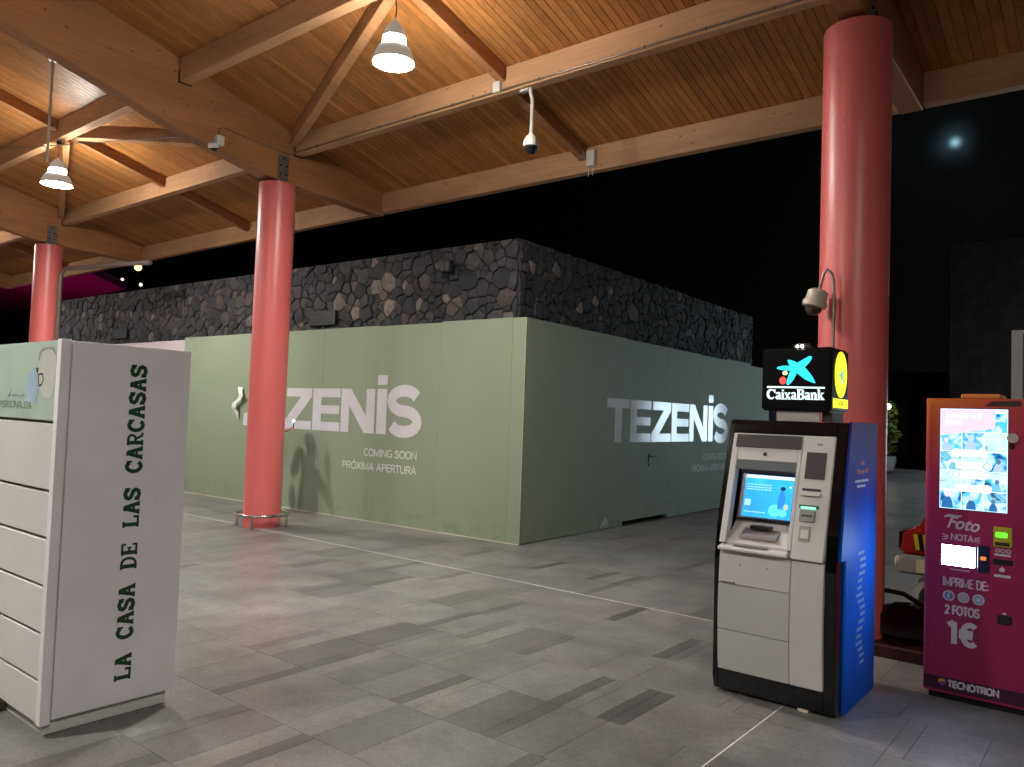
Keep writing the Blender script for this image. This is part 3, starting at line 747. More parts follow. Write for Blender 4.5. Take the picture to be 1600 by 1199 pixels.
def stone(mb, attr, cell, fn):
    poly, cx_, cy_, ar = cell
    n_ = len(poly); base = rs.uniform(.004, .030); tx, ty = rs.uniform(-.12, .12), rs.uniform(-.12, .12)
    g = max(.90, 1 - .004 / math.sqrt(ar)); 
    def ring(k, d): return [fn(cx_ + (a - cx_) * k, cy_ + (b - cy_) * k, d + ((a - cx_) * tx + (b - cy_) * ty) * (1 if d > 0 else 0)) for a, b in poly]
    jit = lambda v: (v[0], v[1], v[2])
    vs = ring(g, -.03) + ring(g * .985, base * .55 + .004) + ring(g * .90, base + .010)
    fs = [(i, (i + 1) % n_, n_ + (i + 1) % n_, n_ + i) for i in range(n_)] + [(n_ + i, n_ + (i + 1) % n_, 2 * n_ + (i + 1) % n_, 2 * n_ + i) for i in range(n_)]
    vs.append(fn(cx_ + rs.uniform(-.02, .02), cy_ + rs.uniform(-.02, .02), base + .012 + rs.uniform(.0, .022)))
    fs += [(2 * n_ + i, 2 * n_ + (i + 1) % n_, 3 * n_) for i in range(n_)]
    mb.add(vs, fs)
    u = rs.random(); tone = rs.uniform(.08, .5) if u < .74 else (rs.uniform(.5, .75) if u < .93 else rs.uniform(.78, 1))
    attr += [tone] * len(fs)
fL = lambda a, b, c: (-D - a, D - c, b)
fR = lambda a, b, c: (-D + c, D + a, b)
allc = [(c, fL) for c in cells(14.2, 2.78, ZT - .02, 3, .225)] + [(c, fR) for c in cells(8.82, 2.78, ZT - .02, 4, .235)]
HM = Matrix.Translation(HC) @ Matrix.Rotation(HR, 4, 'Z')
def key(cf):
    c, fn = cf; P = HM @ Vector(fn(c[1], c[2], 0)); z = proj(P)[2]
    vis = c[2] > 2.9
    return -(c[3] / z ** 2) * (1 if vis else .01)
allc.sort(key=key)
rest, ra = MB(), []
for i, (c, fn) in enumerate(allc):
    if i < 299:
        mb, a = MB(), []; stone(mb, a, c, fn); mb.build('stone', M_stone, bld, attr=a)
    else: stone(rest, ra, c, fn)
stuff(rest.build('stone_infill', M_stone, bld, attr=ra))
M_vent = mat('black_vent', (.012, .012, .014), .5)
for (x0, x1, z0, z1) in ((-4.95, -4.28, 3.0, 3.235), (-11.8, -11.15, 3.0, 3.2)):
    v = MB().box(x0, x1, D - .08, D - .02, z0, z0 + .025).box(x0, x1, D - .08, D - .02, z1 - .025, z1).box(x0, x0 + .025, D - .08, D - .02, z0 + .0255, z1 - .0255).box(x1 - .025, x1, D - .08, D - .02, z0 + .0255, z1 - .0255).box(x0 + .026, x1 - .026, D - .075, D - .06, z0 + .026, z1 - .026).build('vent', M_vent, bld)
    for k in range(3):
        zz = z0 + .05 + k * (z1 - z0 - .09) / 2.6
        MB().hexa([(x0 + .026, D - .079, zz), (x1 - .026, D - .079, zz), (x1 - .026, D - .0605, zz + .03), (x0 + .026, D - .0605, zz + .03), (x0 + .026, D - .079, zz + .012), (x1 - .026, D - .079, zz + .012), (x1 - .026, D - .0605, zz + .042), (x0 + .026, D - .0605, zz + .042)]).build('slat', mat('grey_slat', (.014, .014, .014), .5), v)
wlm = MB().lathe([(.05, 0), (.095, .015), (.10, .05), (.10, .16), (.085, .19)], c=(-1.78, D - .15, 3.62), n=24).box(-1.83, -1.73, D - .15, D - .02, 3.68, 3.76)
wlm.build('wall_light', M_vent, bld, smooth=True)

# ================================================================== SMALL FITTINGS ON THE CANOPY
M_wplastic = mat('white_plastic', (.72, .70, .66), .38)
M_smoke = mat('smoked_dome', (.01, .01, .012), .08, spec=.6)
M_conduit = mat('brown_steel_conduit', (.30, .22, .17), .32, .6)
# conduit along the purlin
cdt = MB().cyl((-9.0, 6.366, 5.135), (2.0, 6.366, 5.135), .0105, n=8).build('cable_conduit', M_conduit, None, smooth=True)
tag(cdt, 'long thin steel conduit clipped along the middle purlin', 'conduit')
x = -8.6
while x < 0:
    MB().tube([(x, 6.366 + .0135 * math.cos(a), 5.135 + .0135 * math.sin(a)) for a in (2 * math.pi * i / 10 for i in range(10))], .0035, 6, closed=True).build('clip', M_bolt, cdt); x += .62
jb = MB().box(-5.50, -5.40, 6.335, 6.379, 5.115, 5.235).build('junction_box', M_wplastic, None, bevel=.004)
tag(jb, 'small white junction box on the middle purlin where the rafter meets', 'box')
# dome camera hanging from the purlin
dc = thing('dome_camera', 'white dome security camera hanging on a long tube from the purlin', 'camera', (-5.02, 6.44, 4.40))
MB().tube([(-.03, 0, .70), (-.03, 0, .665), (-.02, 0, .62), (-.006, 0, .595), (0, 0, .56), (0, 0, .19)], .021, 12).build('drop_tube', M_wplastic, dc, smooth=True)
MB().box(-.16, -.045, -.03, .03, .676, .702).build('mount_plate', M_wplastic, dc, bevel=.003)
MB().lathe([(.028, .20), (.034, .185), (.062, .16), (.083, .11), (.086, .075), (.082, .06)], n=32).build('housing', M_wplastic, dc, smooth=True)
MB().lathe([(.070, .062), (.069, .04), (.058, .012), (.034, -.010), (.004, -.018)], n=32).build('dome', M_smoke, dc, smooth=True)
# access point on the edge beam
ap = thing('wireless_access_point', 'white wireless access point with two thin aerials on the edge beam', 'router', (-5.26, 7.965, 4.72))
MB().box(-.062, .062, -.03, .032, -.01, .19).build('case', M_wplastic, ap, bevel=.006)
for xx in (-.035, .03): MB().cyl((xx, 0, -.002), (xx, -.005, -.13), .005, .004, n=8).build('aerial', M_wplastic, ap)
sn = MB().box(-5.40, -5.345, 7.90, 7.998, 4.83, 4.90).cyl((-5.40, 7.95, 4.865), (-5.45, 7.93, 4.85), .022, n=12).build('cable_gland_box', mat('beige_plastic', (.5, .44, .36), .5), None, bevel=.004)
tag(sn, 'small beige box at the foot of the rafter beside the access point', 'box')
# camera on the main beam
mc = thing('bullet_camera', 'small white security camera fixed on the side of the main beam', 'camera', (BX[2] + HB, 5.19, 4.86))
MB().box(.004, .07, -.02, .09, .03, .16).build('bracket_box', M_wplastic, mc, bevel=.008)
MB().lathe([(.03, .075), (.062, .05), (.066, .02), (.058, 0)], c=(.075, -.06, -.03), n=24, axis=(.2, -.25, 1)).build('housing', M_wplastic, mc, smooth=True)
MB().lathe([(.048, .0), (.044, -.02), (.022, -.04), (.003, -.044)], c=(.075, -.06, -.03), n=24, axis=(.2, -.25, 1)).build('dome', M_smoke, mc, smooth=True)
cb = MB().tube([(BX[2] + HB + .012, 5.23, 5.02), (BX[2] + HB + .012, 5.235, 5.12), (BX[2] + HB + .012, 5.30, 5.155), (BX[2] + HB + .012, 5.45, 5.14), (BX[2] + HB + .012, 6.0, 5.10), (BX[2] + HB + .012, 6.3, 5.09), (BX[2] + HB + .05, 6.366, 5.13), (-9.002, 6.366, 5.135)], .009, 8).build('camera_cable', M_conduit, None, smooth=True)
tag(cb, 'thin brown cable looping from the beam camera towards the purlin', 'cable')
# tension wire in the left bay
wr = MB().cyl((BX[2] - HB - .002, 4.93, 4.97), (-16.9 + HB + .002, 3.2, 5.55), .006, n=6).build('tension_wire', M_steel, None)
tag(wr, 'thin taut wire crossing the left roof bay below the braces', 'wire')
# pipe beside the far column
pp = MB().tube([(-16.60, 6.33, 0.005), (-16.60, 6.33, 4.06), (-16.56, 6.35, 4.15), (-16.46, 6.39, 4.19), (-14.9, 6.76, 4.2), (-14.2, 6.93, 4.19)], .045, 10).build('service_pipe', mat('grey_brown_pipe', (.24, .19, .17), .4, .5), None, smooth=True)
tag(pp, 'grey service pipe rising beside the far left column and bending outwards', 'pipe')

# ================================================================== WHITE CASE CABINET
M_lacq = mat('white_lacquer', (.70, .69, .65), .30, noise=(3, .04))
M_lacq2 = mat('white_laminate', (.84, .82, .85), .40, noise=(2.2, .07))
M_gap = mat('shadow_gap_board', (.34, .27, .20), .7)
M_greenink = mat('dark_green_vinyl', (.006, .055, .018), .45)
CW, CDp, CHt = 1.25, .655, 1.89       # width, depth, height
cab = thing('display_cabinet', 'tall white slatted cabinet lettered LA CASA DE LAS CARCASAS in dark green', 'cabinet', (-4.02, 1.557, 0))
MB().box(-CW + .02, -.04, .035, CDp - .02, .004, .075).build('plinth', M_lacq, cab, bevel=.003)
MB().box(-CW + .03, -.02, .048, CDp, .076, CHt - .006).build('carcass', M_lacq2, cab, bevel=.002)
MB().box(-.019, 0, .052, CDp + .002, .082, CHt).build('side_panel', M_lacq2, cab, bevel=.002)
MB().box(-.05, -.004, 0, .046, .06, CHt + .006).build('front_stile', M_lacq2, cab, bevel=.002)
MB().box(-CW, -.051, .034, .047, .07, CHt - .004).build('groove_board', M_gap, cab)
zb = [.062, .262, .484, .707, .935, 1.160, 1.492]
for z0, z1 in zip(zb, zb[1:]):
    MB().box(-CW, -.0515, .004, .0335, z0 + .0075, z1 - .0075).build('slat_board', M_lacq, cab, bevel=.002)
def poster_mat():
    m = mat('mint_poster', (.54, .66, .56), .16, noise=(5, .06), coat=.5); return m
po = MB().box(-CW, -.0515, .002, .0335, 1.50, CHt).build('poster', poster_mat(), cab, bevel=.002)
fp = lambda a, b, c: (a, .002 - c, b)
MB().prism([(-.405, 1.585), (-.27, 1.575), (-.235, 1.70), (-.30, 1.752), (-.40, 1.735)], fp, .0006, .001).build('pale_blue_case', mat('pale_blue_print', (.40, .54, .64), .3, noise=(6, .14)), po)
MB().prism([(-.275, 1.70), (-.20, 1.615), (-.10, 1.60), (-.06, 1.66), (-.05, 1.80), (-.09, 1.845), (-.19, 1.852), (-.26, 1.83), (-.285, 1.76)], fp, .0011, .0015).build('hand_print', mat('skin_print', (.58, .60, .52), .3, noise=(9, .10)), po)
hb = MB(); strip(hb, [(-.27, 1.80), (-.255, 1.825), (-.225, 1.845), (-.16, 1.855), (-.10, 1.85), (-.055, 1.815), (-.05, 1.77)], [.030, .026, .010, .012, .012, .010, .005], fp, .0016, .002)
hb.build('bracelet_print', mat('brown_print', (.33, .32, .25), .4, noise=(30, .4)), po)
M_ink = mat('dark_ink', (.05, .06, .055), .4); M_inkg = mat('grey_green_ink', (.16, .24, .17), .4)
mb = MB(); strip(mb, [(-.262, 1.722), (-.244, 1.668), (-.215, 1.672), (-.195, 1.70), (-.205, 1.725), (-.232, 1.728)], .009, fp, .0018, .0024, closed=True); mb.build('letter', M_ink, po)
lettering('PERSONALIZA', fp, -.76, 1.552, .036, .435, .16, M_inkg, po)
sc_ = MB(); strip(sc_, [(-.655, 1.600), (-.61, 1.640), (-.60, 1.652), (-.618, 1.632), (-.63, 1.61), (-.59, 1.622), (-.575, 1.608), (-.555, 1.625), (-.54, 1.608), (-.52, 1.622), (-.50, 1.608), (-.47, 1.618), (-.43, 1.622), (-.45, 1.60)], .004, fp, .0012, .0015)
sc_.build('script_lettering', M_inkg, po)
MB().prism([(-.292, 1.757), (-.258, 1.760), (-.262, 1.738), (-.272, 1.728), (-.286, 1.742)], fp, .0024, .0027).build('charm_print', M_ink, po)
# slab lettering, bottom to top
def slab(ch):
    t = .25
    if ch == 'L': return [([(.28, .07), (.28, .93)], t), ([(.06, .93), (.52, .93)], .15), ([(.06, .07), (.96, .07)], .15), ([(.88, .14), (.88, .36)], .16)]
    if ch == 'A': return [([(.18, .08), (.47, .93)], t), ([(.53, .93), (.82, .08)], t), ([(.30, .36), (.70, .36)], .13), ([(.0, .06), (.38, .06)], .13), ([(.62, .06), (1.0, .06)], .13), ([(.28, .95), (.62, .95)], .11)]
    if ch == 'C': return [(arc(.52, .5, .38, .43, 38, 322, 14), t), ([(.88, .62), (.88, .96)], .13)]
    if ch == 'S': return [([(.84, .70), (.76, .86), (.5, .93), (.24, .86), (.17, .70), (.28, .57), (.5, .51), (.74, .44), (.84, .30), (.76, .14), (.5, .07), (.24, .14), (.15, .30)], t), ([(.90, .64), (.90, .96)], .12), ([(.10, .36), (.10, .04)], .12)]
    if ch == 'D': return [([(.26, .07), (.26, .93)], t), ([(.04, .93), (.5, .93), (.74, .84), (.86, .62), (.86, .38), (.74, .16), (.5, .07), (.04, .07)], .16)]
    if ch == 'E': return [([(.25, .07), (.25, .93)], t), ([(.05, .93), (.92, .93)], .14), ([(.05, .07), (.92, .07)], .14), ([(.3, .5), (.62, .5)], .14), ([(.87, .72), (.87, .90)], .13), ([(.87, .10), (.87, .30)], .13), ([(.62, .38), (.62, .62)], .1)]
    if ch == 'R': return [([(.24, .07), (.24, .93)], t), ([(.04, .93), (.58, .93), (.78, .84), (.82, .70), (.74, .55), (.56, .48), (.3, .48)], .16), ([(.54, .46), (.80, .08), (1.0, .07)], .16), ([(.02, .06), (.46, .06)], .13)]
    return []
adv = (1.80 - .187) / 23.0; z = .187; capH = .083
for ch in 'LA CASA DE LAS CARCASAS':
    mb = MB()
    for i, (pts, t) in enumerate(slab(ch)):
        strip(mb, [(a * adv * .96, b * capH) for a, b in pts], t * adv * 1.12, (lambda a, b, c, z=z: (c, .418 - b, z + a)), .0008, .0014 + .0002 * i)
    if mb.v: mb.build('letter', M_greenink, cab)
    z += adv
sp_ = MB().box(-1.2, -.50, -.04, .028, .0065, .055).build('kick_step', mat('dark_timber_step', (.075, .05, .035), .6, noise=(10, .3)), None, bevel=.004, loc=(-4.02, 1.557, 0))
tag(sp_, 'low dark strip lying on the floor before the cabinet foot', 'step')

# ================================================================== CASH MACHINE
M_black = mat('gloss_black_shell', (.006, .006, .007), .07, spec=.5)
M_atm = mat('warm_grey_metal_paint', (.56, .54, .53), .42, noise=(3, .05))
M_atm2 = mat('grey_green_door_paint', (.47, .47, .455), .40, noise=(2.0, .07))
M_atm3 = mat('dark_taupe_panel', (.062, .048, .050), .5, spec=.25)
M_slot = mat('slot_black', (.01, .01, .01), .4)
atm = thing('cash_machine', 'grey and black cash machine with blue side and lit CaixaBank sign on top', 'cash machine', (-1.985, 4.485, 0))
fx = lambda a, b, c: (c, a, b)          # poly in (y,z), extruded in x
shell = [(.03, .02), (.006, .10), (-.004, .80), (.022, 1.0), (.098, 1.28), (.188, 1.60), (.21, 1.628), (.755, 1.628), (.755, .02)]
front = [(.03, .02), (.008, .10), (.004, .80), (.02, 1.0), (.06, 1.28), (.105, 1.60), (.13, 1.628)]
sh_ = MB().prism(shell, fx, 0, .034).prism(shell, fx, .646, .705)
sh_.prism([(.03, .021), (.008, .10), (-.003, .80), (.0, .846), (.754, .846), (.754, .021)], fx, .0342, .6458)
sh_.prism([(.225, .8462), (.754, .8462), (.754, 1.5498), (.225, 1.5498)], fx, .0342, .6458)
sh_.prism([(.176, 1.55), (.188, 1.60), (.21, 1.6275), (.754, 1.6275), (.754, 1.55)], fx, .0342, .6458)
sh_.build('shell', M_black, atm, bevel=.005, seg=2)
MB().box(.05, .10, .12, .17, 0, .0195).box(.62, .67, .12, .17, 0, .0195).box(.05, .10, .62, .67, 0, .0195).box(.62, .67, .62, .67, 0, .0195).build('foot', mat('pale_foot', (.5, .48, .42), .6), atm)
MB().box(.50, .555, .035, .075, 0, .0198).build('wedge', mat('pale_wood_wedge', (.6, .53, .4), .7), atm)
# blue side panel with printed gradient
def side_mat():
    m = bpy.data.materials.new('blue_print'); m.use_nodes = True
    n, l = m.node_tree.nodes, m.node_tree.links; p = n['Principled BSDF']
    t = n.new('ShaderNodeTexCoord'); s = n.new('ShaderNodeSeparateXYZ'); l.new(t.outputs['Object'], s.inputs[0])
    q = n.new('ShaderNodeTexNoise'); q.inputs['Scale'].default_value = 3; l.new(t.outputs['Object'], q.inputs['Vector'])
    a = n.new('ShaderNodeMath'); a.operation = 'MULTIPLY_ADD'; l.new(q.outputs['Fac'], a.inputs[0]); a.inputs[1].default_value = .35; l.new(s.outputs[2], a.inputs[2])
    mr = n.new('ShaderNodeMapRange'); mr.inputs[2].default_value = 1.85; l.new(a.outputs[0], mr.inputs[0])
    cr = n.new('ShaderNodeValToRGB'); e = cr.color_ramp.elements
    e[0].position = 0; e[0].color = (.006, .06, .40, 1); e[1].position = 1; e[1].color = (.04, .014, .14, 1)
    for pos, c in ((.35, (.006, .14, .72)), (.62, (.008, .13, .66)), (.8, (.025, .035, .32))):
        k = e.new(pos); k.color = (*c, 1)
    l.new(mr.outputs[0], cr.inputs[0]); l.new(cr.outputs[0], p.inputs['Base Color']); p.inputs['Roughness'].default_value = .5; p.inputs['Specular IOR Level'].default_value = .08
    return m
bs = MB().prism([(.125, .004), (.125, .858), (.035, .86), (.105, 1.25), (.195, 1.60), (.20, 1.634), (.76, 1.634), (.76, .004)], fx, .7055, .720).build('side_panel', side_mat(), atm, bevel=.002)
M_or = mat('orange_print', (.75, .25, .05), .5); M_wh = mat('white_print', (.72, .74, .78), .5); M_lb = mat('pale_blue_print2', (.30, .45, .72), .5)
text('lettering', 'Hello', .026, mat('red_orange_print', (.75, .16, .06), .5), bs, (.720, .43, 1.385), (0, 1, 0), (0, 0, 1), off=.012, align='CENTER')
text('lettering', 'This is your ATM', .030, M_or, bs, (.720, .43, 1.335), (0, 1, 0), (0, 0, 1), xs=.82, off=.012, align='CENTER')
fs_ = lambda a, b, c: (.720 + c, a, b)
rl = random.Random(3)
def scribble(parent, y0, y1, z, h, m_):
    mb = MB(); y = y0
    while y < y1 - .004:
        wl_ = rl.uniform(.006, .02); mb.prism([(y, z), (min(y + wl_, y1), z), (min(y + wl_, y1), z + h * rl.uniform(.7, 1)), (y, z + h * rl.uniform(.7, 1))], fs_, .0006, .001); y += wl_ + .005
    mb.build('small_print', m_, parent)
scribble(bs, .28, .56, 1.285, .016, M_wh); scribble(bs, .32, .50, 1.255, .016, M_wh)
z = .86
for k in range(17):
    c_ = .44 + .04 * math.sin(k * .9); wd_ = rl.uniform(.07, .15); scribble(bs, c_ - wd_ / 2, c_ + wd_ / 2, z, .022, M_lb); z -= .040
# lower doors: bulged sheet panels
def bulge(z): return -.004 - .028 * math.sin(math.pi * min(1, max(0, (z - .10) / .86)))
def curved(x0, x1, z0, z1, th, n=8, inx=0):
    mb = MB(); vs, fs = [], []
    for i in range(n + 1):
        z = z0 + (z1 - z0) * i / n; y = bulge(z)
        vs += [(x0, y, z), (x1, y, z), (x1, y + th, z), (x0, y + th, z)]
    fs = [(0, 3, 2, 1), (n * 4, n * 4 + 1, n * 4 + 2, n * 4 + 3)]
    for i in range(n):
        for a, c in ((0, 1), (1, 2), (2, 3), (3, 0)): fs.append((i * 4 + a, i * 4 + c, i * 4 + 4 + c, i * 4 + 4 + a))
    return mb.add(vs, fs)
for (z0, z1, m_) in ((.150, .385, M_atm2), (.388, .655, M_atm2), (.658, .846, M_atm)):
    d = curved(.04, .462, z0, z1, .03).build('lower_door', m_, atm, bevel=.003)
    if z0 > .6:
        MB().cyl((.17, bulge(.78) - .003, .775), (.17, bulge(.78) + .004, .775), .004, n=8).cyl((.33, bulge(.78) - .003, .775), (.33, bulge(.78) + .004, .775), .004, n=8).build('screw', M_slot, d)
        MB().box(.055, .14, bulge(.66) - .005, bulge(.66) + .001, .660, .668).cyl((.138, bulge(.66) - .008, .664), (.138, bulge(.66) + .001, .664), .008, n=10).build('latch', mat('latch_metal', (.25, .24, .22), .4, .7), d)
curved(.465, .645, .150, .846, .034).build('side_door', M_atm, atm, bevel=.003)
# upper fascia: inclined plane
def yp(z): return -.030 + .205 * (z - .86) / .69
def P(a, z, o): return (a, yp(z) - o, z)
def slope(x0, x1, z0, z1, o0, o1):
    return MB().hexa([P(x0, z0, o1), P(x1, z0, o1), P(x1, z0, o0), P(x0, z0, o0), P(x0, z1, o1), P(x1, z1, o1), P(x1, z1, o0), P(x0, z1, o0)])
slope(.462, .645, .852, 1.545, -.06, .006).build('service_column', M_atm, atm, bevel=.006)
slope(.035, .075, .895, 1.545, -.06, .004).build('fascia_stile', M_atm, atm, bevel=.004)
slope(.440, .461, .895, 1.545, -.06, .004).build('fascia_stile', M_atm, atm, bevel=.003)
slope(.0755, .4395, 1.385, 1.545, -.06, .003).build('fascia_header', M_atm, atm, bevel=.003)
slope(.058, .455, 1.462, 1.540, .0045, .010).build('visor', M_atm3, atm, bevel=.002)
MB().cyl(P(.245, 1.425, .002), P(.245, 1.425, .008), .012, n=20).build('camera_eye', mat('lens_ring', (.09, .07, .06), .3), atm, smooth=True)
rec = MB().hexa([(.076, .130, .90), (.4395, .130, .90), (.4395, .222, .90), (.076, .222, .90), (.076, .205, 1.384), (.4395, .205, 1.384), (.4395, .222, 1.384), (.076, .222, 1.384)]).build('recess_back', M_atm, atm)
MB().hexa([P(.077, 1.330, -.004), P(.439, 1.330, -.004), (.439, .195, 1.345), (.077, .195, 1.345), P(.077, 1.384, .001), P(.439, 1.384, .001), (.439, .195, 1.3838), (.077, .195, 1.3838)]).build('recess_hood', mat('slate_hood', (.11, .125, .14), .5), atm)
# tilted screen
def Q(a, b, c): # a along x, b up the tilted screen, c outward
    return (a, .088 + b * .29 - c * .957, 1.055 + b * .957 + c * .29)
scr = MB().prism([(.094, -.015), (.425, -.015), (.425, .262), (.094, .262)], Q, -.03, .002).build('screen', mat('screen_bezel', (.012, .014, .03), .25), atm, bevel=.002)
def screen_mat(name, cA, cB, cC, st):
    m = bpy.data.materials.new(name); m.use_nodes = True
    n, l = m.node_tree.nodes, m.node_tree.links; n.clear()
    o = n.new('ShaderNodeOutputMaterial'); em = n.new('ShaderNodeEmission'); l.new(em.outputs[0], o.inputs[0])
    t = n.new('ShaderNodeTexCoord'); gr_ = n.new('ShaderNodeTexNoise'); gr_.inputs['Scale'].default_value = 4; l.new(t.outputs['Object'], gr_.inputs['Vector'])
    cr = n.new('ShaderNodeValToRGB'); e = cr.color_ramp.elements
    e[0].position = .3; e[0].color = (*cA, 1); e[1].position = .7; e[1].color = (*cC, 1); k = e.new(.5); k.color = (*cB, 1)
    l.new(gr_.outputs['Fac'], cr.inputs[0]); l.new(cr.outputs[0], em.inputs[0]); em.inputs[1].default_value = st
    return m
def emis(name, c, st): 
    if name in MATS: return MATS[name]
    m = bpy.data.materials.new(name); m.use_nodes = True; n, l = m.node_tree.nodes, m.node_tree.links; n.clear()
    o = n.new('ShaderNodeOutputMaterial'); em = n.new('ShaderNodeEmission'); em.inputs[0].default_value = (*c, 1); em.inputs[1].default_value = st; l.new(em.outputs[0], o.inputs[0]); MATS[name] = m
    if st < 1.2 and name != 'kiosk_white': m.cycles.emission_sampling = 'NONE'
    return m
MB().prism([(.125, -.005), (.418, -.005), (.418, .252), (.125, .252)], Q, .0022, .003).build('screen_picture', screen_mat('blue_screen', (.03, .26, .80), (.03, .34, .86), (.05, .50, .92), 1.0), scr)
MB().prism([(.126, .232), (.417, .232), (.417, .251), (.126, .251)], Q, .0032, .0036).build('menu_bar', emis('screen_white', (.62, .82, 1), .9), scr)
MB().prism(ellipse(.322, .045, .038, .036), Q, .0032, .0036).prism(ellipse(.37, .032, .024, .022), Q, .0037, .004).build('bubble', emis('screen_mint', (.10, .62, .85), 1), scr)
MB().prism([(.335, .06), (.352, .052), (.372, .075), (.378, .12), (.366, .165), (.348, .172), (.338, .14)], Q, .0041, .0045).build('figure', emis('screen_blue', (.03, .22, .62), .9), scr)
MB().prism(ellipse(.358, .178, .016, .012), Q, .0046, .005).build('figure_hair', emis('screen_navy', (.01, .04, .12), .8), scr)
MB().prism(ellipse(.385, .07, .014, .018), Q, .0041, .0045).build('figure_accent', emis('screen_sand', (.45, .60, .45), .8), scr)
MB().prism(ellipse(.40, .19, .006, .006), Q, .0041, .0045).build('dot', emis('screen_white', (.62, .82, 1), .9), scr)
for (b, a1) in ((.190, .275), (.174, .285), (.160, .282), (.022, .25)):
    ln = MB(); a = .138
    while a < a1: ln.prism([(a, b), (a + .018, b), (a + .018, b + .006), (a, b + .006)], Q, .0032, .0036); a += .022
    ln.build('text_line', emis('screen_pale', (.28, .58, .93), 1), scr)
MB().prism([(.135, .062), (.172, .062), (.172, .10), (.135, .10)], Q, .0032, .0036).build('screen_square', emis('screen_pale', (.28, .58, .93), 1), scr)
# money slot, shelf
MB().hexa([(.077, -.01, .885), (.4385, -.01, .885), (.4385, .15, .899), (.077, .15, .899), (.077, -.01, .9), (.4385, -.01, .9), (.4385, .15, 1.04), (.077, .15, 1.04)]).build('sloped_counter', M_atm, atm)
ms = MB().hexa([(.15, .004, .928), (.37, .004, .928), (.37, .11, .928), (.15, .11, .928), (.15, .008, .948), (.37, .008, .948), (.37, .11, .995), (.15, .11, .995)]).build('cash_slot', mat('brushed_pink_steel', (.42, .36, .33), .3, .5), atm, bevel=.003)
MB().box(.195, .315, .045, .12, .984, 1.002).build('receipt_slot', M_slot, atm, bevel=.002)
MB().hexa([(.04, -.060, .855), (.452, -.060, .855), (.452, .02, .85), (.04, .02, .85), (.04, -.056, .876), (.452, -.056, .876), (.452, .02, .892), (.04, .02, .892)]).build('shelf', M_atm, atm, bevel=.006)
MB().hexa([(.13, -.04, .8835), (.33, -.04, .8835), (.33, .005, .892), (.13, .005, .892), (.13, -.04, .886), (.33, -.04, .886), (.33, .005, .895), (.13, .005, .895)]).build('keypad', mat('steel_keys', (.25, .23, .21), .4, .5), atm)
# right-hand column details
slope(.492, .605, 1.30, 1.452, .0065, .010).build('blank_plate', M_atm3, atm, bevel=.002)
slope(.545, .575, 1.492, 1.503, .0065, .008).build('brand_badge', mat('badge_grey', (.2, .19, .19), .4), atm)
slope(.488, .592, 1.232, 1.247, .0065, .008).build('slot', M_slot, atm); slope(.488, .595, 1.207, 1.226, .0065, .025).build('slot_lip', M_atm, atm, bevel=.003)
slope(.482, .592, 1.135, 1.155, .0065, .009).build('card_surround', mat('dark_green_plastic', (.01, .10, .05), .3), atm)
slope(.493, .575, 1.134, 1.146, .0095, .014).build('card_light', emis('green_light', (.25, 1, .55), 1.1), atm)
cr_ = slope(.490, .578, 1.062, 1.130, .0065, .018).build('card_reader', mat('card_reader_grey', (.25, .26, .24), .4), atm, bevel=.004)
slope(.503, .565, 1.092, 1.102, .0185, .020).build('reader_mouth', M_slot, cr_)
cp = slope(.497, .560, .955, 1.038, .0065, .010).build('reader_plate', mat('plate_metal', (.36, .35, .33), .25, .6), atm, bevel=.003)
slope(.507, .550, .972, 1.02, .0105, .013).build('clear_window', mat('pale_window', (.6, .6, .58), .15), cp, bevel=.002)
# ---- sign box
sg = MB().box(.215, .63, .14, .475, 1.685, 2.065).build('sign_box', mat('sign_black', (.008, .008, .009), .22), atm, bevel=.012, seg=3)
MB().box(.30, .555, .17, .20, 1.6285, 1.6875).build('sign_post', mat('sign_post_grey', (.50, .46, .43), .5), atm)
MB().box(.56, .62, .20, .42, 1.6285, 1.6875).build('sign_neck', M_atm3, atm)
SX, SZ = .415 / 935, .38 / 910
fsn = lambda a, b, c: (.215 + (a - 105) * SX, .1395 - c, 2.065 - (b - 140) * SZ)
star = [(770, 268), (782, 284), (770, 318), (742, 362), (700, 408), (688, 424), (712, 452), (760, 512), (800, 575), (830, 638), (826, 652), (800, 642), (750, 622), (690, 590), (640, 548), (584, 500), (572, 535), (545, 592), (510, 645), (478, 674), (460, 676), (452, 660), (462, 590), (478, 530), (498, 478), (488, 468), (440, 468), (370, 456), (322, 444), (314, 432), (332, 414), (390, 400), (450, 398), (496, 402), (482, 380), (466, 346), (460, 320), (470, 312), (500, 318), (545, 334), (590, 358), (640, 330), (700, 292), (745, 268)]
MB().prism(star, fsn, .0004, .0025).build('star_emblem', emis('sign_cyan', (.03, .72, .92), 1.15), sg)
MB().prism(ellipse(428, 504, 35, 30), fsn, .0004, .0025).build('yellow_dot', emis('sign_yellow', (.85, .80, .35), 1), sg)
MB().prism(ellipse(400, 612, 47, 55), fsn, .0004, .0025).build('red_dot', emis('sign_red', (.90, .08, .06), 1), sg)
MB().prism([(185, 694), (955, 704), (955, 726), (185, 718)], fsn, .0004, .0025).build('underline', emis('sign_white', (.72, .95, 1), 1.05), sg)
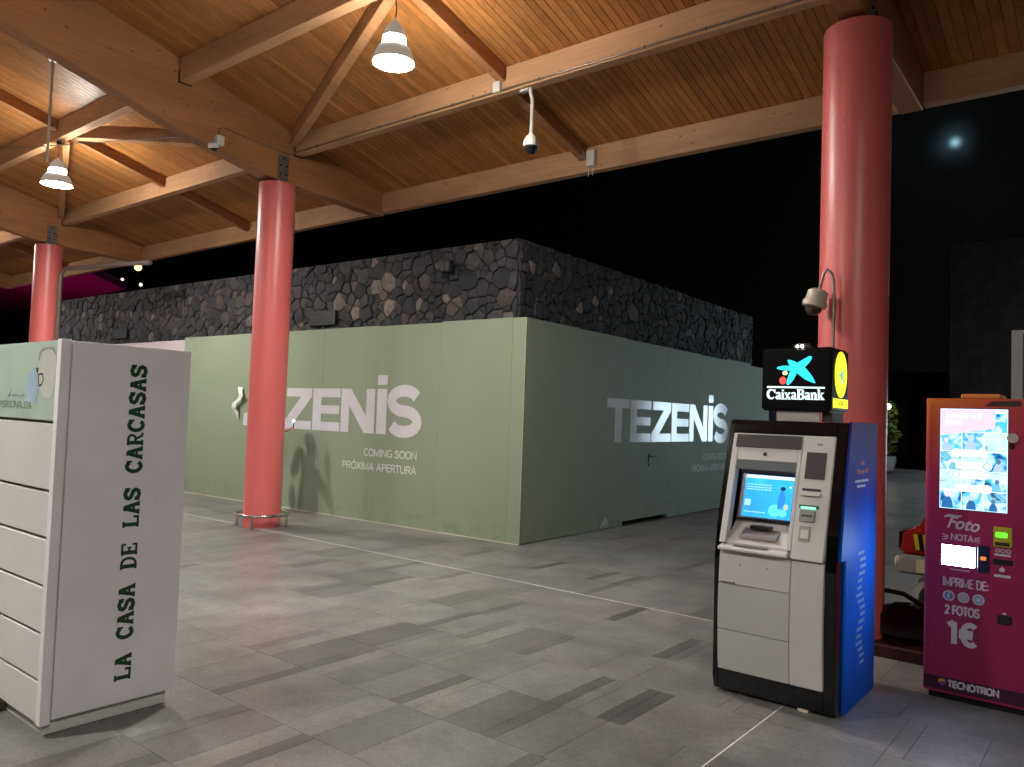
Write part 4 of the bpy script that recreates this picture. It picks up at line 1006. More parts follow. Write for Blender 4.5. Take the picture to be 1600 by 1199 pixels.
# serif wordmark
def glyphs(ch):
    B, T = .24, .10
    g = {'C': (.86, [(arc(.46, .5, .36, .43, 40, 320, 14), [.1] + [.12, .15, .18, .22, .25, .26, .26, .26, .25, .22, .18, .15, .12] + [.08]), ([(.80, .62), (.82, .96)], .1)]),
         'a': (.60, [([(.10, .52), (.16, .62), (.30, .66), (.42, .60), (.44, .48), (.44, .10), (.48, .05), (.58, .05)], [.12, .12, .12, .16, .19, .2, .12, .08]), ([(.42, .40), (.22, .34), (.12, .20), (.18, .08), (.30, .06), (.42, .16)], [.08, .12, .2, .16, .12, .08])]),
         'i': (.34, [([(.17, .05), (.17, .64)], .2), ([(.02, .04), (.32, .04)], .08), ([(.02, .62), (.2, .62)], .08), ([(.07, .86), (.27, .86)], .17)]),
         'x': (.62, [([(.12, .62), (.50, .05)], .2), ([(.50, .62), (.12, .05)], .09), ([(.0, .03), (.24, .03)], .07), ([(.36, .03), (.62, .03)], .07), ([(.0, .64), (.24, .64)], .07), ([(.38, .64), (.62, .64)], .07)]),
         'B': (.76, [([(.20, .04), (.20, .94)], .24), ([(.02, .95), (.42, .95), (.60, .88), (.64, .72), (.56, .58), (.40, .53), (.28, .53)], [.08, .1, .18, .22, .18, .1, .08]), ([(.30, .5), (.46, .50), (.64, .42), (.68, .26), (.60, .10), (.42, .04), (.02, .04)], [.07, .09, .18, .24, .2, .1, .08])]),
         'n': (.66, [([(.16, .05), (.16, .64)], .19), ([(.22, .50), (.34, .64), (.46, .62), (.51, .48), (.51, .05)], [.07, .13, .16, .19, .19]), ([(.0, .03), (.32, .03)], .07), ([(.36, .03), (.66, .03)], .07), ([(.0, .64), (.18, .64)], .07)]),
         'k': (.68, [([(.16, .05), (.16, .95)], .19), ([(.52, .62), (.26, .34)], .09), ([(.30, .38), (.56, .05)], .19), ([(.0, .03), (.32, .03)], .07), ([(.42, .03), (.70, .03)], .07), ([(.36, .64), (.64, .64)], .07), ([(.0, .95), (.18, .95)], .07)])}
    return g[ch]
word = 'CaixaBank'; tot = sum(glyphs(c)[0] for c in word); a0 = 185; kx = (950 - 185) / tot; kz = 150
for ch in word:
    wd_, sts = glyphs(ch); mb = MB()
    for i, (pts, t) in enumerate(sts):
        tt = [q * 128 for q in t] if isinstance(t, list) else t * 128
        strip(mb, [(a0 + a * kx, 885 - b * kz) for a, b in pts], tt if not isinstance(tt, list) or len(tt) == len(pts) else 18, fsn, .0004, .0025 + .0002 * i)
    mb.build('letter', emis('sign_white', (.72, .95, 1), 1.05), sg); a0 += wd_ * kx
fsd = lambda a, b, c: (.6305 + c, .14 + a, b)
MB().prism(ellipse(.176, 1.912, .118, .138, 40), fsd, .0004, .0025).build('yellow_oval', emis('oval_yellow', (.86, .90, .04), 1.05), sg)
MB().prism([(.03, 1.712), (.32, 1.712), (.32, 1.766), (.03, 1.766)], fsd, .0004, .0025).build('yellow_bar', emis('oval_yellow', (.86, .90, .04), 1.05), sg)
cxo, czo = .18, 1.90; sc2 = .00024
MB().prism([(cxo + (a - 570) * sc2, czo - (b - 460) * sc2) for a, b in star], fsd, .0027, .0034).build('small_star', emis('olive_star', (.22, .48, .28), .8), sg)
lettering('ATM', fsd, .135, 1.724, .030, .085, .18, mat('olive_print', (.18, .22, .02), .5), sg, d=.0034)
lt = MB().lathe([(.05, 0), (.052, .012), (.045, .022), (.03, .028)], c=(.44, .20, 2.0655), n=24).build('sign_lamp', mat('lamp_grey', (.14, .14, .14), .4), atm, smooth=True)
MB().cyl((.425, .153, 2.075), (.425, .146, 2.072), .007, n=12).cyl((.452, .153, 2.075), (.452, .146, 2.072), .009, n=12).build('led', emis('led_white', (1, .95, .85), 9), lt)

for o_ in atm.children:
    if o_.name.split('.')[0] in ('sign_box', 'sign_post', 'sign_neck', 'sign_lamp'): o_.location = (-.028, .065, .004 if 'post' not in o_.name and 'neck' not in o_.name else .001)
# dome camera on a gooseneck by the near column
gn = thing('gooseneck_camera', 'beige dome security camera on a bent pipe beside the thick red column', 'camera', (-1.735, 5.90, 0))
GZ = 1.635
MB().tube([(.0, 0, .006 - GZ), (.0, 0, .95), (-.004, 0, 1.04), (-.02, 0, 1.10), (-.05, 0, 1.128), (-.075, 0, 1.10), (-.092, 0, 1.03), (-.105, 0, .985)], .011, 10).shift(0, 0, GZ).build('bent_pipe', mat('pipe_pinkish_steel', (.33, .25, .23), .35, .5), gn, smooth=True)
ax_ = (.22, .10, 1)
MB().lathe([(.045, .13), (.072, .115), (.076, .05), (.088, .035), (.088, 0), (.066, -.008)], c=(-.135, -.02, .855 + GZ), n=32, axis=ax_).build('housing', mat('cream_plastic', (.55, .49, .38), .4), gn, smooth=True)
MB().lathe([(.062, -.009), (.056, -.035), (.035, -.06), (.004, -.068)], c=(-.135, -.02, .855 + GZ), n=32, axis=ax_).build('dome', mat('amber_smoked_dome', (.05, .04, .02), .07), gn, smooth=True)

# ================================================================== PHOTO KIOSK
def kiosk_mat():
    m = bpy.data.materials.new('magenta_wrap'); m.use_nodes = True
    n, l = m.node_tree.nodes, m.node_tree.links; p = n['Principled BSDF']
    t = n.new('ShaderNodeTexCoord'); s = n.new('ShaderNodeSeparateXYZ'); l.new(t.outputs['Object'], s.inputs[0])
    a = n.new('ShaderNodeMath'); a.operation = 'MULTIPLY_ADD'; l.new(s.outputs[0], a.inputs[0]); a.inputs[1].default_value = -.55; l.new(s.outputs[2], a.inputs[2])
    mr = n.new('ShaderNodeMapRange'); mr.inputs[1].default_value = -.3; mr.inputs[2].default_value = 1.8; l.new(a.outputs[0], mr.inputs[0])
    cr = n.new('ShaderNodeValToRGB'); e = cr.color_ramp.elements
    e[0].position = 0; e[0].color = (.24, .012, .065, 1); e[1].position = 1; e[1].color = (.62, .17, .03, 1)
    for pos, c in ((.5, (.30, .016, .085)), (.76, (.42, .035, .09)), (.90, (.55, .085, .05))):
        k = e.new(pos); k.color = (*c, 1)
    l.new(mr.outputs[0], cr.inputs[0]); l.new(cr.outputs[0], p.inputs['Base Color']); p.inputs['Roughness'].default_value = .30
    nn = n.new('ShaderNodeTexNoise'); nn.inputs['Scale'].default_value = 6; l.new(t.outputs['Object'], nn.inputs['Vector'])
    bp = n.new('ShaderNodeBump'); bp.inputs['Strength'].default_value = .06; l.new(nn.outputs['Fac'], bp.inputs['Height']); l.new(bp.outputs[0], p.inputs['Normal'])
    return m
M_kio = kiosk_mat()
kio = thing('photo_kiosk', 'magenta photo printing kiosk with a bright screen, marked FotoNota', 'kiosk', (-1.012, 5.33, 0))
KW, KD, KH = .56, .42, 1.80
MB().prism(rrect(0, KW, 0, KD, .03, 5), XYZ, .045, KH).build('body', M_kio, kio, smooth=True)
MB().box(.03, KW - .03, .03, KD - .03, 0, .0445).build('base', M_slot, kio)
MB().box(.18, .39, .05, .3, KH + .0005, KH + .03).build('top_vent', mat('orange_top', (.55, .22, .06), .4), kio, bevel=.008)
fk = lambda a, b, c: (a + 1.012, -c, b)
sc = MB().prism([(-.935, 1.135), (-.577, 1.135), (-.577, 1.743), (-.935, 1.743)], fk, -.01, .0012).build('display', mat('display_bezel', (.05, .02, .12), .3), kio)
EK = .85
MB().prism([(-.930, 1.140), (-.582, 1.140), (-.582, 1.738), (-.930, 1.738)], fk, .0014, .002).build('display_panel', emis('kiosk_white', (.66, .88, 1), EK * 1.3), sc)
MB().prism([(-.928, 1.575), (-.645, 1.628), (-.645, 1.736), (-.928, 1.736)], fk, .0046, .005).build('display_banner', emis('kiosk_pink', (.95, .55, .90), EK), sc)
lettering('IMPRIME TUS', fk, -.90, 1.683, .024, .19, .22, emis('kiosk_text', (1, 1, 1), EK * 1.25), sc, d=.006, name='display_letter')
lettering('FOTOS', fk, -.90, 1.645, .024, .085, .22, emis('kiosk_text', (1, 1, 1), EK * 1.25), sc, d=.006, name='display_letter')
def tile_mat(i):
    pal = [(.05, .42, .80), (.10, .62, .86), (.34, .74, .90), (.55, .84, .95)]
    a, b = pal[i % 4], pal[(i * 7 + 2) % 4]
    m = bpy.data.materials.new('photo_tile'); m.use_nodes = True; n, l = m.node_tree.nodes, m.node_tree.links; n.clear()
    o = n.new('ShaderNodeOutputMaterial'); em = n.new('ShaderNodeEmission'); l.new(em.outputs[0], o.inputs[0])
    t = n.new('ShaderNodeTexCoord'); mp = n.new('ShaderNodeMapping'); mp.inputs['Location'].default_value = (i * 1.7, i * .9, i * 2.3); l.new(t.outputs['Object'], mp.inputs[0])
    q = n.new('ShaderNodeTexNoise'); q.inputs['Scale'].default_value = 17; q.inputs['Detail'].default_value = 1.5; q.inputs['Distortion'].default_value = .5; l.new(mp.outputs[0], q.inputs['Vector'])
    cr = n.new('ShaderNodeValToRGB'); cr.color_ramp.interpolation = 'LINEAR'; e = cr.color_ramp.elements
    e[0].position = .30; e[0].color = (.015, .09, .26, 1); e[1].position = .68; e[1].color = (.72, .93, 1, 1)
    for pos, c in ((.40, a), (.46, b), (.56, (.60, .88, .97))):
        k = e.new(pos); k.color = (*c, 1)
    l.new(q.outputs['Fac'], cr.inputs[0]); l.new(cr.outputs[0], em.inputs[0]); em.inputs[1].default_value = EK * .8
    return m
k = 0
for r_ in range(5):
    for c_ in range(3):
        x0 = -.928 + c_ * .1155; z0 = 1.142 + r_ * .115
        if z0 > 1.59 and c_ == 0: continue
        MB().prism([(x0, z0), (x0 + .112, z0), (x0 + .112, z0 + .111), (x0, z0 + .111)], fk, .0024, .003).build('photo_tile', tile_mat(k), sc); k += 1
rk = random.Random(8)
for i in range(11):
    r_, c_ = divmod(i * 4 % 15, 3); x0 = -.928 + c_ * .1155 + rk.uniform(.03, .07); z0 = 1.142 + r_ * .115
    if z0 > 1.59: continue
    h_ = rk.uniform(.045, .075); wd_ = h_ * rk.uniform(.4, .6)
    MB().prism([(x0 - wd_, z0 + .002), (x0 + wd_, z0 + .002), (x0 + wd_ * .8, z0 + h_ * .6), (x0 + wd_ * .3, z0 + h_), (x0 - wd_ * .3, z0 + h_), (x0 - wd_ * .85, z0 + h_ * .55)], fk, .0032, .0035).build('figure', emis('fig_%d' % (i % 4), ((.03, .16, .42), (.20, .55, .75), (.45, .62, .80), (.05, .35, .55))[i % 4], EK * .8), sc)
    MB().prism(ellipse(x0, z0 + h_ * 1.2, h_ * .24, h_ * .30, 14), fk, .0036, .0039).build('figure_head', emis('fighead_%d' % (i % 3), ((.75, .72, .80), (.55, .70, .85), (.10, .22, .40))[i % 3], EK * .8), sc)
for i, zz in enumerate((1.475, 1.402, 1.345, 1.268)):
    xa = -.83 if i % 2 == 0 else -.845; xb = -.685 if i % 2 == 0 else -.70
    MB().prism(rrect(xa, xb, zz - .02, zz + .02, .010), fk, .0054, .006).build('caption_bar', emis('kiosk_text', (1, 1, 1), EK * 1.25), sc)
    cxk = -.842 if i % 2 == 0 else -.683
    MB().prism(ellipse(cxk, zz, .026, .026), fk, .0062, .0066).build('icon_disc', emis('kiosk_icon', (.85, .97, 1), EK), sc)
    mb = MB(); strip(mb, ellipse(cxk, zz, .019, .019, 20), .005, fk, .0068, .0072, closed=True); mb.build('icon_ring', emis('ring_%d' % i, ((.75, .55, .75), (.05, .55, .50), (.20, .62, .80), (.85, .55, .62))[i], EK * .8), sc)
M_kt = mat('pale_kiosk_print', (.56, .52, .56), .4)
text('lettering', 'Foto', .075, M_kt, kio, (-.893 + 1.012, 0, 1.028), (.995, 0, -.08), (.08, 0, .995), xs=.86, off=.022, shear=.32, depth=.0016)
mb = MB(); strip(mb, [(-.905, 1.088), (-.88, 1.098), (-.845, 1.095), (-.81, 1.100)], [.008, .016, .014, .006], fk, .0012, .0022); mb.build('flourish', M_kt, kio)
lettering('NOTA', fk, -.868, .955, .036, .118, .20, M_kt, kio, drop=.02)
mb = MB()
for s_, x0 in ((-1, -.882), (1, -.745)):
    for dz in (-.016, 0, .016): strip(mb, [(x0, .968 + dz * .4), (x0 + s_ * .030, .968 + dz)], .0045, fk, .0012, .0018)
mb.build('ray_marks', M_kt, kio)
s2 = MB().prism([(-.918, .800), (-.738, .800), (-.738, .925), (-.918, .925)], fk, -.005, .003).build('touch_screen', mat('display_bezel', (.05, .02, .12), .3), kio)
MB().prism([(-.914, .804), (-.742, .804), (-.742, .921), (-.914, .921)], fk, .0032, .0038).build('touch_panel', emis('touch_white', (.46, .64, 1), 45), s2)
cr2 = MB().prism([(-.728, .783), (-.668, .783), (-.668, .940), (-.728, .940)], fk, -.01, .010).build('card_terminal', mat('navy_plastic', (.012, .014, .05), .3), kio, bevel=.003)
MB().prism(rrect(-.713, -.683, .856, .878, .006), fk, .0105, .013).build('contactless_card', emis('orange_led', (.75, .25, .06), .6), cr2)
mb = MB(); x = -.87
while x < -.77: mb.prism([(x, .776), (x + .009, .776), (x + .009, .784), (x, .784)], fk, .0012, .0018); x += .0115
mb.build('small_print', M_kt, kio)
bl = MB().prism(rrect(-.648, -.556, .943, 1.058, .008), fk, -.01, .012).build('banknote_reader', mat('yellow_green_plastic', (.42, .40, .03), .35), kio, bevel=.003)
MB().prism(rrect(-.638, -.578, .998, 1.030, .008), fk, .0125, .014).build('green_light', emis('reader_green', (.12, .75, .03), 1.0), bl)
MB().prism([(-.64, .952), (-.568, .952), (-.568, .972), (-.64, .972)], fk, .0125, .014).build('note_mouth', mat('brown_mouth', (.05, .02, .015), .4), bl)
mb = MB()
for dx in (0, .027, .054): strip(mb, ellipse(-.628 + dx, .922, .0105, .0095, 16), .004, fk, .0012, .0018, closed=True)
mb.prism(rrect(-.645, -.563, .892, .904, .005), fk, .0012, .0018).prism(rrect(-.645, -.563, .770, .785, .005), fk, .0012, .0018)
mb.prism([(-.62, .815), (-.605, .832), (-.59, .815), (-.594, .803), (-.616, .803)], fk, .0012, .0018); mb.build('instruction_marks', M_kt, kio)
MB().prism([(-.652, .842), (-.552, .842), (-.552, .872), (-.652, .872)], fk, -.02, .006).build('coin_slot', M_slot, kio, bevel=.003)
MB().prism([(-.626, .505), (-.555, .505), (-.555, .555), (-.626, .555)], fk, -.02, .010).build('coin_return', M_slot, kio, bevel=.004)
MB().prism(ellipse(-.592, .566, .010, .006), fk, .0012, .003).build('return_button', M_kt, kio)
lettering('IMPRIME DE:', fk, -.908, .680, .052, .236, .15, M_kt, kio)
for i, cc in enumerate(((.10, .16, .36), (.36, .30, .36), (.16, .36, .52))):
    cx_ = -.875 + i * .077
    b_ = MB().prism(ellipse(cx_, .622, .031, .031), fk, .0008, .0014).build('round_badge', M_kt, kio)
    MB().prism(ellipse(cx_, .622, .023, .023), fk, .0018, .0022).build('badge_face', mat('badge_%d' % i, cc, .4), b_)
    mb = MB()
    if i == 0: strip(mb, [(cx_ + .008, .638), (cx_ - .002, .636), (cx_ - .002, .606)], .006, fk, .0026, .003); mb.prism([(cx_ - .009, .618), (cx_ + .007, .618), (cx_ + .007, .624), (cx_ - .009, .624)], fk, .0031, .0034)
    if i == 1: strip(mb, rrect(cx_ - .012, cx_ + .012, .610, .634, .005, 3), .003, fk, .0026, .003, closed=True); strip(mb, ellipse(cx_, .622, .006, .006, 14), .003, fk, .0031, .0034, closed=True)
    if i == 2: mb.prism(ellipse(cx_, .622, .012, .012), fk, .0026, .003)
    mb.build('badge_mark', M_kt, b_)
lettering('2 FOTOS', fk, -.895, .515, .052, .180, .20, M_kt, kio)
lettering('1€', fk, -.884, .343, .130, .165, .235, M_kt, kio)
MB().prism([(-1.004, .060), (-.46, .060), (-.46, .138), (-1.004, .138)], fk, .0006, .0012).build('foot_band', mat('dark_plum_print', (.045, .008, .03), .35), kio)
lettering('TECNOTRON', fk, -.876, .086, .038, .262, .27, M_kt, kio, d=.002)
mb = MB(); mb.prism(arc(-.905, .107, .022, .020, 20, 180, 8), fk, .0016, .0022).build('brand_ball', mat('orange_ball', (.62, .30, .04), .4), kio)
MB().prism(arc(-.905, .107, .022, .020, 180, 380, 8), fk, .0016, .0022).build('brand_ball', mat('plum_ball', (.22, .05, .16), .4), kio)
MB().cyl((.455, -.001, 1.575), (.455, -.018, 1.575), .028, n=24).build('round_knob', mat('pale_knob', (.5, .4, .36), .4), kio, smooth=True)
MB().prism(rrect(-.572, -.548, 1.512, 1.545, .006), fk, .0006, .006).build('lock', M_slot, kio)
MB().prism([(-.70, 1.756), (-.515, 1.757), (-.52, 1.790), (-.66, 1.785)], fk, .0006, .0012).build('dark_sticker', mat('dark_sticker', (.045, .025, .03), .4, noise=(40, .6)), kio)

# ================================================================== RIDES BEHIND THE MACHINES
M_rred = mat('toy_red', (.34, .016, .010), .35); M_yel = mat('toy_yellow', (.70, .50, .03), .35); M_gry = mat('toy_grey', (.30, .29, .27), .4); M_twh = mat('toy_white', (.40, .39, .36), .4)
rd = thing('ride_on_car', 'red coin operated toy car with yellow and black stripes behind the kiosk', 'kiddie ride', (-1.47, 6.75, 0))
fy = lambda a, b, c: (a, c, b)
MB().box(.05, 1.25, .12, .68, 0, .16).build('pedestal', mat('maroon_base', (.05, .008, .008), .2), rd, bevel=.01)
MB().prism([(.10, .17), (.12, .42), (.20, .47), (1.15, .47), (1.2, .3), (1.15, .17)], fy, .06, .74).build('lower_body', M_twh, rd, bevel=.02, seg=2)
MB().prism([(.0, .62), (.02, .80), (.13, .83), (.27, 1.14), (.95, 1.16), (1.10, .84), (1.18, .80), (1.2, .62)], fy, .08, .72).build('cab', M_rred, rd, bevel=.02, seg=2)
MB().prism([(-.01, .475), (.01, .615), (1.21, .615), (1.23, .475)], fy, .03, .77).build('bumper', M_gry, rd, bevel=.015, seg=2)
st2 = MB().box(.10, .36, .074, .079, .66, .79).box(-.012, .0, .1, .7, .66, .79).build('stripe_panel', M_slot, rd)
mb = MB()
for k in range(4): mb.prism([(.115 + k * .065, .665), (.145 + k * .065, .665), (.130 + k * .065, .785), (.10 + k * .065, .785)], fy, .069, .0735)
mb.build('yellow_stripe', M_yel, st2)
for yy in (.16, .64):
    h_ = MB().lathe([(.045, 0), (.05, .02), (.03, .035)], c=(-.012, yy, .545), n=20, axis=(-1, 0, 0)).build('headlight', mat('toy_lamp', (.5, .42, .38), .15), rd, smooth=True)
MB().box(.13, .24, .026, .0295, .495, .595).build('number_plate', mat('cream_plate', (.65, .58, .40), .5), rd)
MB().prism([(.16, .22), (.36, .24), (.34, .40), (.18, .40)], fy, .054, .0595).build('orange_decal', mat('toy_orange', (.62, .13, .03), .35), rd)
for xx in (.28, .98):
    for yy, s_ in ((.05, -1), (.75, 1)):
        w_ = MB().lathe([(.10, 0), (.13, .012), (.13, .06), (.10, .07)], c=(xx, yy - s_ * .03, .30), n=24, axis=(0, s_, 0)).build('wheel', M_slot, rd, smooth=True)
MB().prism([(.30, .86), (.38, 1.08), (.85, 1.09), (.95, .86)], fy, .075, .0795).build('window', mat('toy_glass', (.02, .02, .025), .1), rd)
mt = thing('ride_on_motorbike', 'dark glossy ride on motorbike on a maroon base behind the cash machine', 'kiddie ride', (-1.93, 5.98, 0))
MB().prism(rrect(0, 1.0, 0, .5, .12, 6), XYZ, 0, .09).build('base', mat('maroon_base2', (.035, .006, .006), .4), mt, bevel=.008)
MB().prism([(.08, .10), (.06, .20), (.16, .26), (.40, .24), (.52, .34), (.72, .36), (.84, .27), (.92, .24), (.94, .12), (.80, .10)], fy, .16, .34).build('body', mat('black_cherry', (.03, .004, .006), .1), mt, bevel=.03, seg=3, smooth=True)
MB().tube([(.20, .25, .24), (.16, .25, .36), (.30, .25, .44), (.62, .25, .42), (.78, .25, .34)], .018, 8).build('hoop', mat('brown_tube', (.06, .035, .03), .25), mt, smooth=True)
for xx in (.14, .84): MB().lathe([(.05, -.03), (.085, -.025), (.085, .025), (.05, .03)], c=(xx, .25, .178), n=24, axis=(0, 1, 0)).build('wheel', M_slot, mt, smooth=True)
MB().lathe([(.016, 0), (.018, .01), (.006, .02)], c=(.88, .155, .30), n=12, axis=(0, -1, 0)).build('tail_light', emis('tail_red', (1, .05, .02), 2.2), mt)
fl_ = MB().lathe([(.022, 0), (.024, .01), (.008, .02)], c=(-1.555, 6.02, .62), n=12, axis=(0, -1, 0)).cyl((-1.555, 6.045, .006), (-1.555, 6.045, .66), .014, n=8).build('red_marker_light', emis('marker_red', (1, .04, .08), 1.2), None)
tag(fl_, 'small glowing red light just beside the blue side of the cash machine', 'light')

# ================================================================== BACKGROUND
M_brownstone = mat('brown_stone', (.036, .023, .020), .85, noise=(2.2, .6), bump=(5, .6))
tw = thing('stone_tower', 'tall dark brown stone block beyond the photo kiosk', 'building', (-5.6, 33.8, 0))
MB().box(0, 16, 0, 10, 0, 8.9).build('wall', M_brownstone, tw, bevel=.03)
r9 = random.Random(9); blk = MB()
for i in range(18):
    z0 = i * .49; x = 0
    while x < 8:
        wd_ = r9.uniform(.5, 1.3)
        blk.box(x + .004, min(x + wd_ - .004, 8), -.05 - r9.uniform(0, .02), .0, z0 + .004, z0 + .486); x += wd_
stuff(blk.build('facing_stone', M_brownstone, tw))
fw = thing('far_wall', 'long low plain building closing the far end of the plaza', 'building', (-20, 50, 0))
MB().box(0, 16, 0, 6, 0, 4.75).build('wall', mat('blue_grey_render', (.42, .44, .55), .8, noise=(.5, .2)), fw)
MB().box(-.1, 16.1, -.12, 6.1, 4.751, 4.95).build('roof_edge', mat('dark_coping', (.05, .05, .055), .7), fw)
for xx in (9.6, 10.9): MB().box(xx, xx + 1.1, -.03, -.002, .02, 3.3).build('shutter', mat('dark_shutter', (.03, .032, .04), .5), fw)
pr = thing('pale_gate_post', 'pale grey metal post and panel behind the right edge of the kiosk', 'post', (-1.26, 11.8, 0))
MB().box(0, .13, 0, .13, 0, 2.93).build('post', mat('pale_grey_metal', (.42, .40, .42), .4, .2, noise=(3, .1)), pr, bevel=.006)
MB().box(.131, 1.4, .03, .09, 1.95, 2.90).build('panel', mat('beige_panel', (.34, .31, .27), .6), pr, bevel=.004)
# potted plant and its lamp
pt = thing('potted_plant', 'leafy yellow green plant in a pale round pot far across the plaza', 'plant', (-7.45, 31.0, 0))
MB().lathe([(.34, 0), (.52, .10), (.62, .45), (.60, .62), (.54, .62), (.50, .55)], n=28).build('pot', mat('pale_pot', (.55, .52, .48), .5), pt, smooth=True)
MB().tube([(0, 0, .5), (.05, .02, 1.1), (-.04, .05, 1.7), (.05, 0, 2.3)], [.05, .045, .035, .02], 8).build('stem', mat('stem_brown', (.08, .06, .04), .8), pt, smooth=True)
rp = random.Random(4); lv = MB()
for i in range(420):
    zc = rp.uniform(.75, 2.6); rr_ = .62 * math.sqrt(rp.random()) * (1.1 - abs(zc - 1.5) * .35); a = rp.uniform(0, 6.283)
    c = Vector((rr_ * math.cos(a), rr_ * math.sin(a), zc)); d = Vector((math.cos(a) + rp.uniform(-.6, .6), math.sin(a) + rp.uniform(-.6, .6), rp.uniform(-.5, .6))).normalized()
    s_ = d.orthogonal().normalized() * rp.uniform(.03, .06); L_ = rp.uniform(.14, .30)
    lv.add([c, c + d * L_ * .5 + s_, c + d * L_ + Vector((0, 0, -.05)), c + d * L_ * .5 - s_], [(0, 1, 2, 3)])
stuff(lv.build('foliage', mat('yellow_green_leaf', (.16, .22, .03), .5, noise=(3, .3)), pt))
def globe(name, label, P, r, c, st, pole=None, rough=None):
    t = thing(name, label, 'lamp', P)
    z = P[2]
    MB().lathe([(r * .2, -r), (r * .8, -r * .6), (r, 0), (r * .8, r * .6), (r * .2, r)], n=20).build('lantern', emis(name + '_glow%.0f%.0f' % (st, P[0]), c, st), t, smooth=True)
    MB().lathe([(r * 1.15, r * 1.01), (r * .9, r * 1.3), (r * .2, r * 1.45)], n=20).build('cap', M_dark, t, smooth=True)
    if pole: MB().cyl((0, 0, pole - z), (0, 0, -r * .99), .05, n=10).build('pole', M_dark, t)
    return t
globe('plaza_lamp', 'small white lamp shining above the far potted plant', (-6.95, 30.2, 2.42), .10, (1, .92, .78), 12, pole=0)
globe('plaza_lamp', 'white plaza lamp past the right edge of the view lighting the far paving', (1.2, 24.5, 3.6), .20, (.75, .93, 1), 260, pole=0)
globe('street_lamp', 'yellow sodium street lamp far off beyond the stone building', (-59.9, 28.3, 12.0), .27, (1, .60, .16), 3.0, pole=-.05)
globe('street_lamp', 'small pale street lamp, left one of two below the yellow lamp', (-71.0, 32.2, 12.6), .13, (1, .75, .5), 1.2, pole=-.05)
globe('street_lamp', 'small pale street lamp, right one of two below the yellow lamp', (-69.8, 33.3, 12.2), .15, (1, .8, .6), 1.4, pole=-.05)
shp = thing('lit_shop', 'shop with lit windows across the plaza, outside the right edge of the view', 'shop', (-1.15, 27.5, 0))
MB().box(0, 9, .12, 1.6, 0, 2.95).build('wall', mat('shop_render', (.4, .4, .4), .8), shp)
for k in range(2):
    f_ = MB().box(.15 + k * 1.45, .20 + k * 1.45, .02, .118, .3, 2.7).box(1.5 + k * 1.45, 1.55 + k * 1.45, .02, .118, .3, 2.7).box(.2 + k * 1.45, 1.5 + k * 1.45, .02, .118, 2.65, 2.7).box(.2 + k * 1.45, 1.5 + k * 1.45, .02, .118, .3, .35).build('window', M_dark, shp)
    MB().box(.205 + k * 1.45, 1.495 + k * 1.45, .08, .11, .355, 2.645).build('pane', emis('shop_glow', (.66, .88, 1), 5.5), f_)
# magenta canopy at the far left
mg = thing('magenta_canopy', 'magenta lit roof of another canopy far left beyond the stone wall', 'canopy', (-36, 14, 0))
p = [(3.5, -8.0, 6.4), (6.2, -2.0, 6.4), (2.4, 1.4, 6.4), (-24.0, 3.0, 6.4)]
MB().hexa([(a, b, c) for a, b, c in p] + [(a, b, c + .3) for a, b, c in p]).build('roof', mat('magenta_roof', (.42, .03, .20), .6, noise=(.8, .15)), mg)
for (a, b, c) in (p[0], p[3]): MB().cyl((a * .96, b * .96, -.05), (a * .96, b * .96, c + .02), .12, n=10).build('post', M_dark, mg)
fdl = thing('floodlight', 'magenta floodlight under the far left canopy roof', 'lamp', (-34.0, 12.2, .0))
MB().box(-.2, .2, -.15, .15, -.06, .25).build('case', M_dark, fdl)
MB().box(-.17, .17, -.12, .12, .2505, .256).build('lens', emis('magenta_lens', (1, .05, .45), 160), fdl)

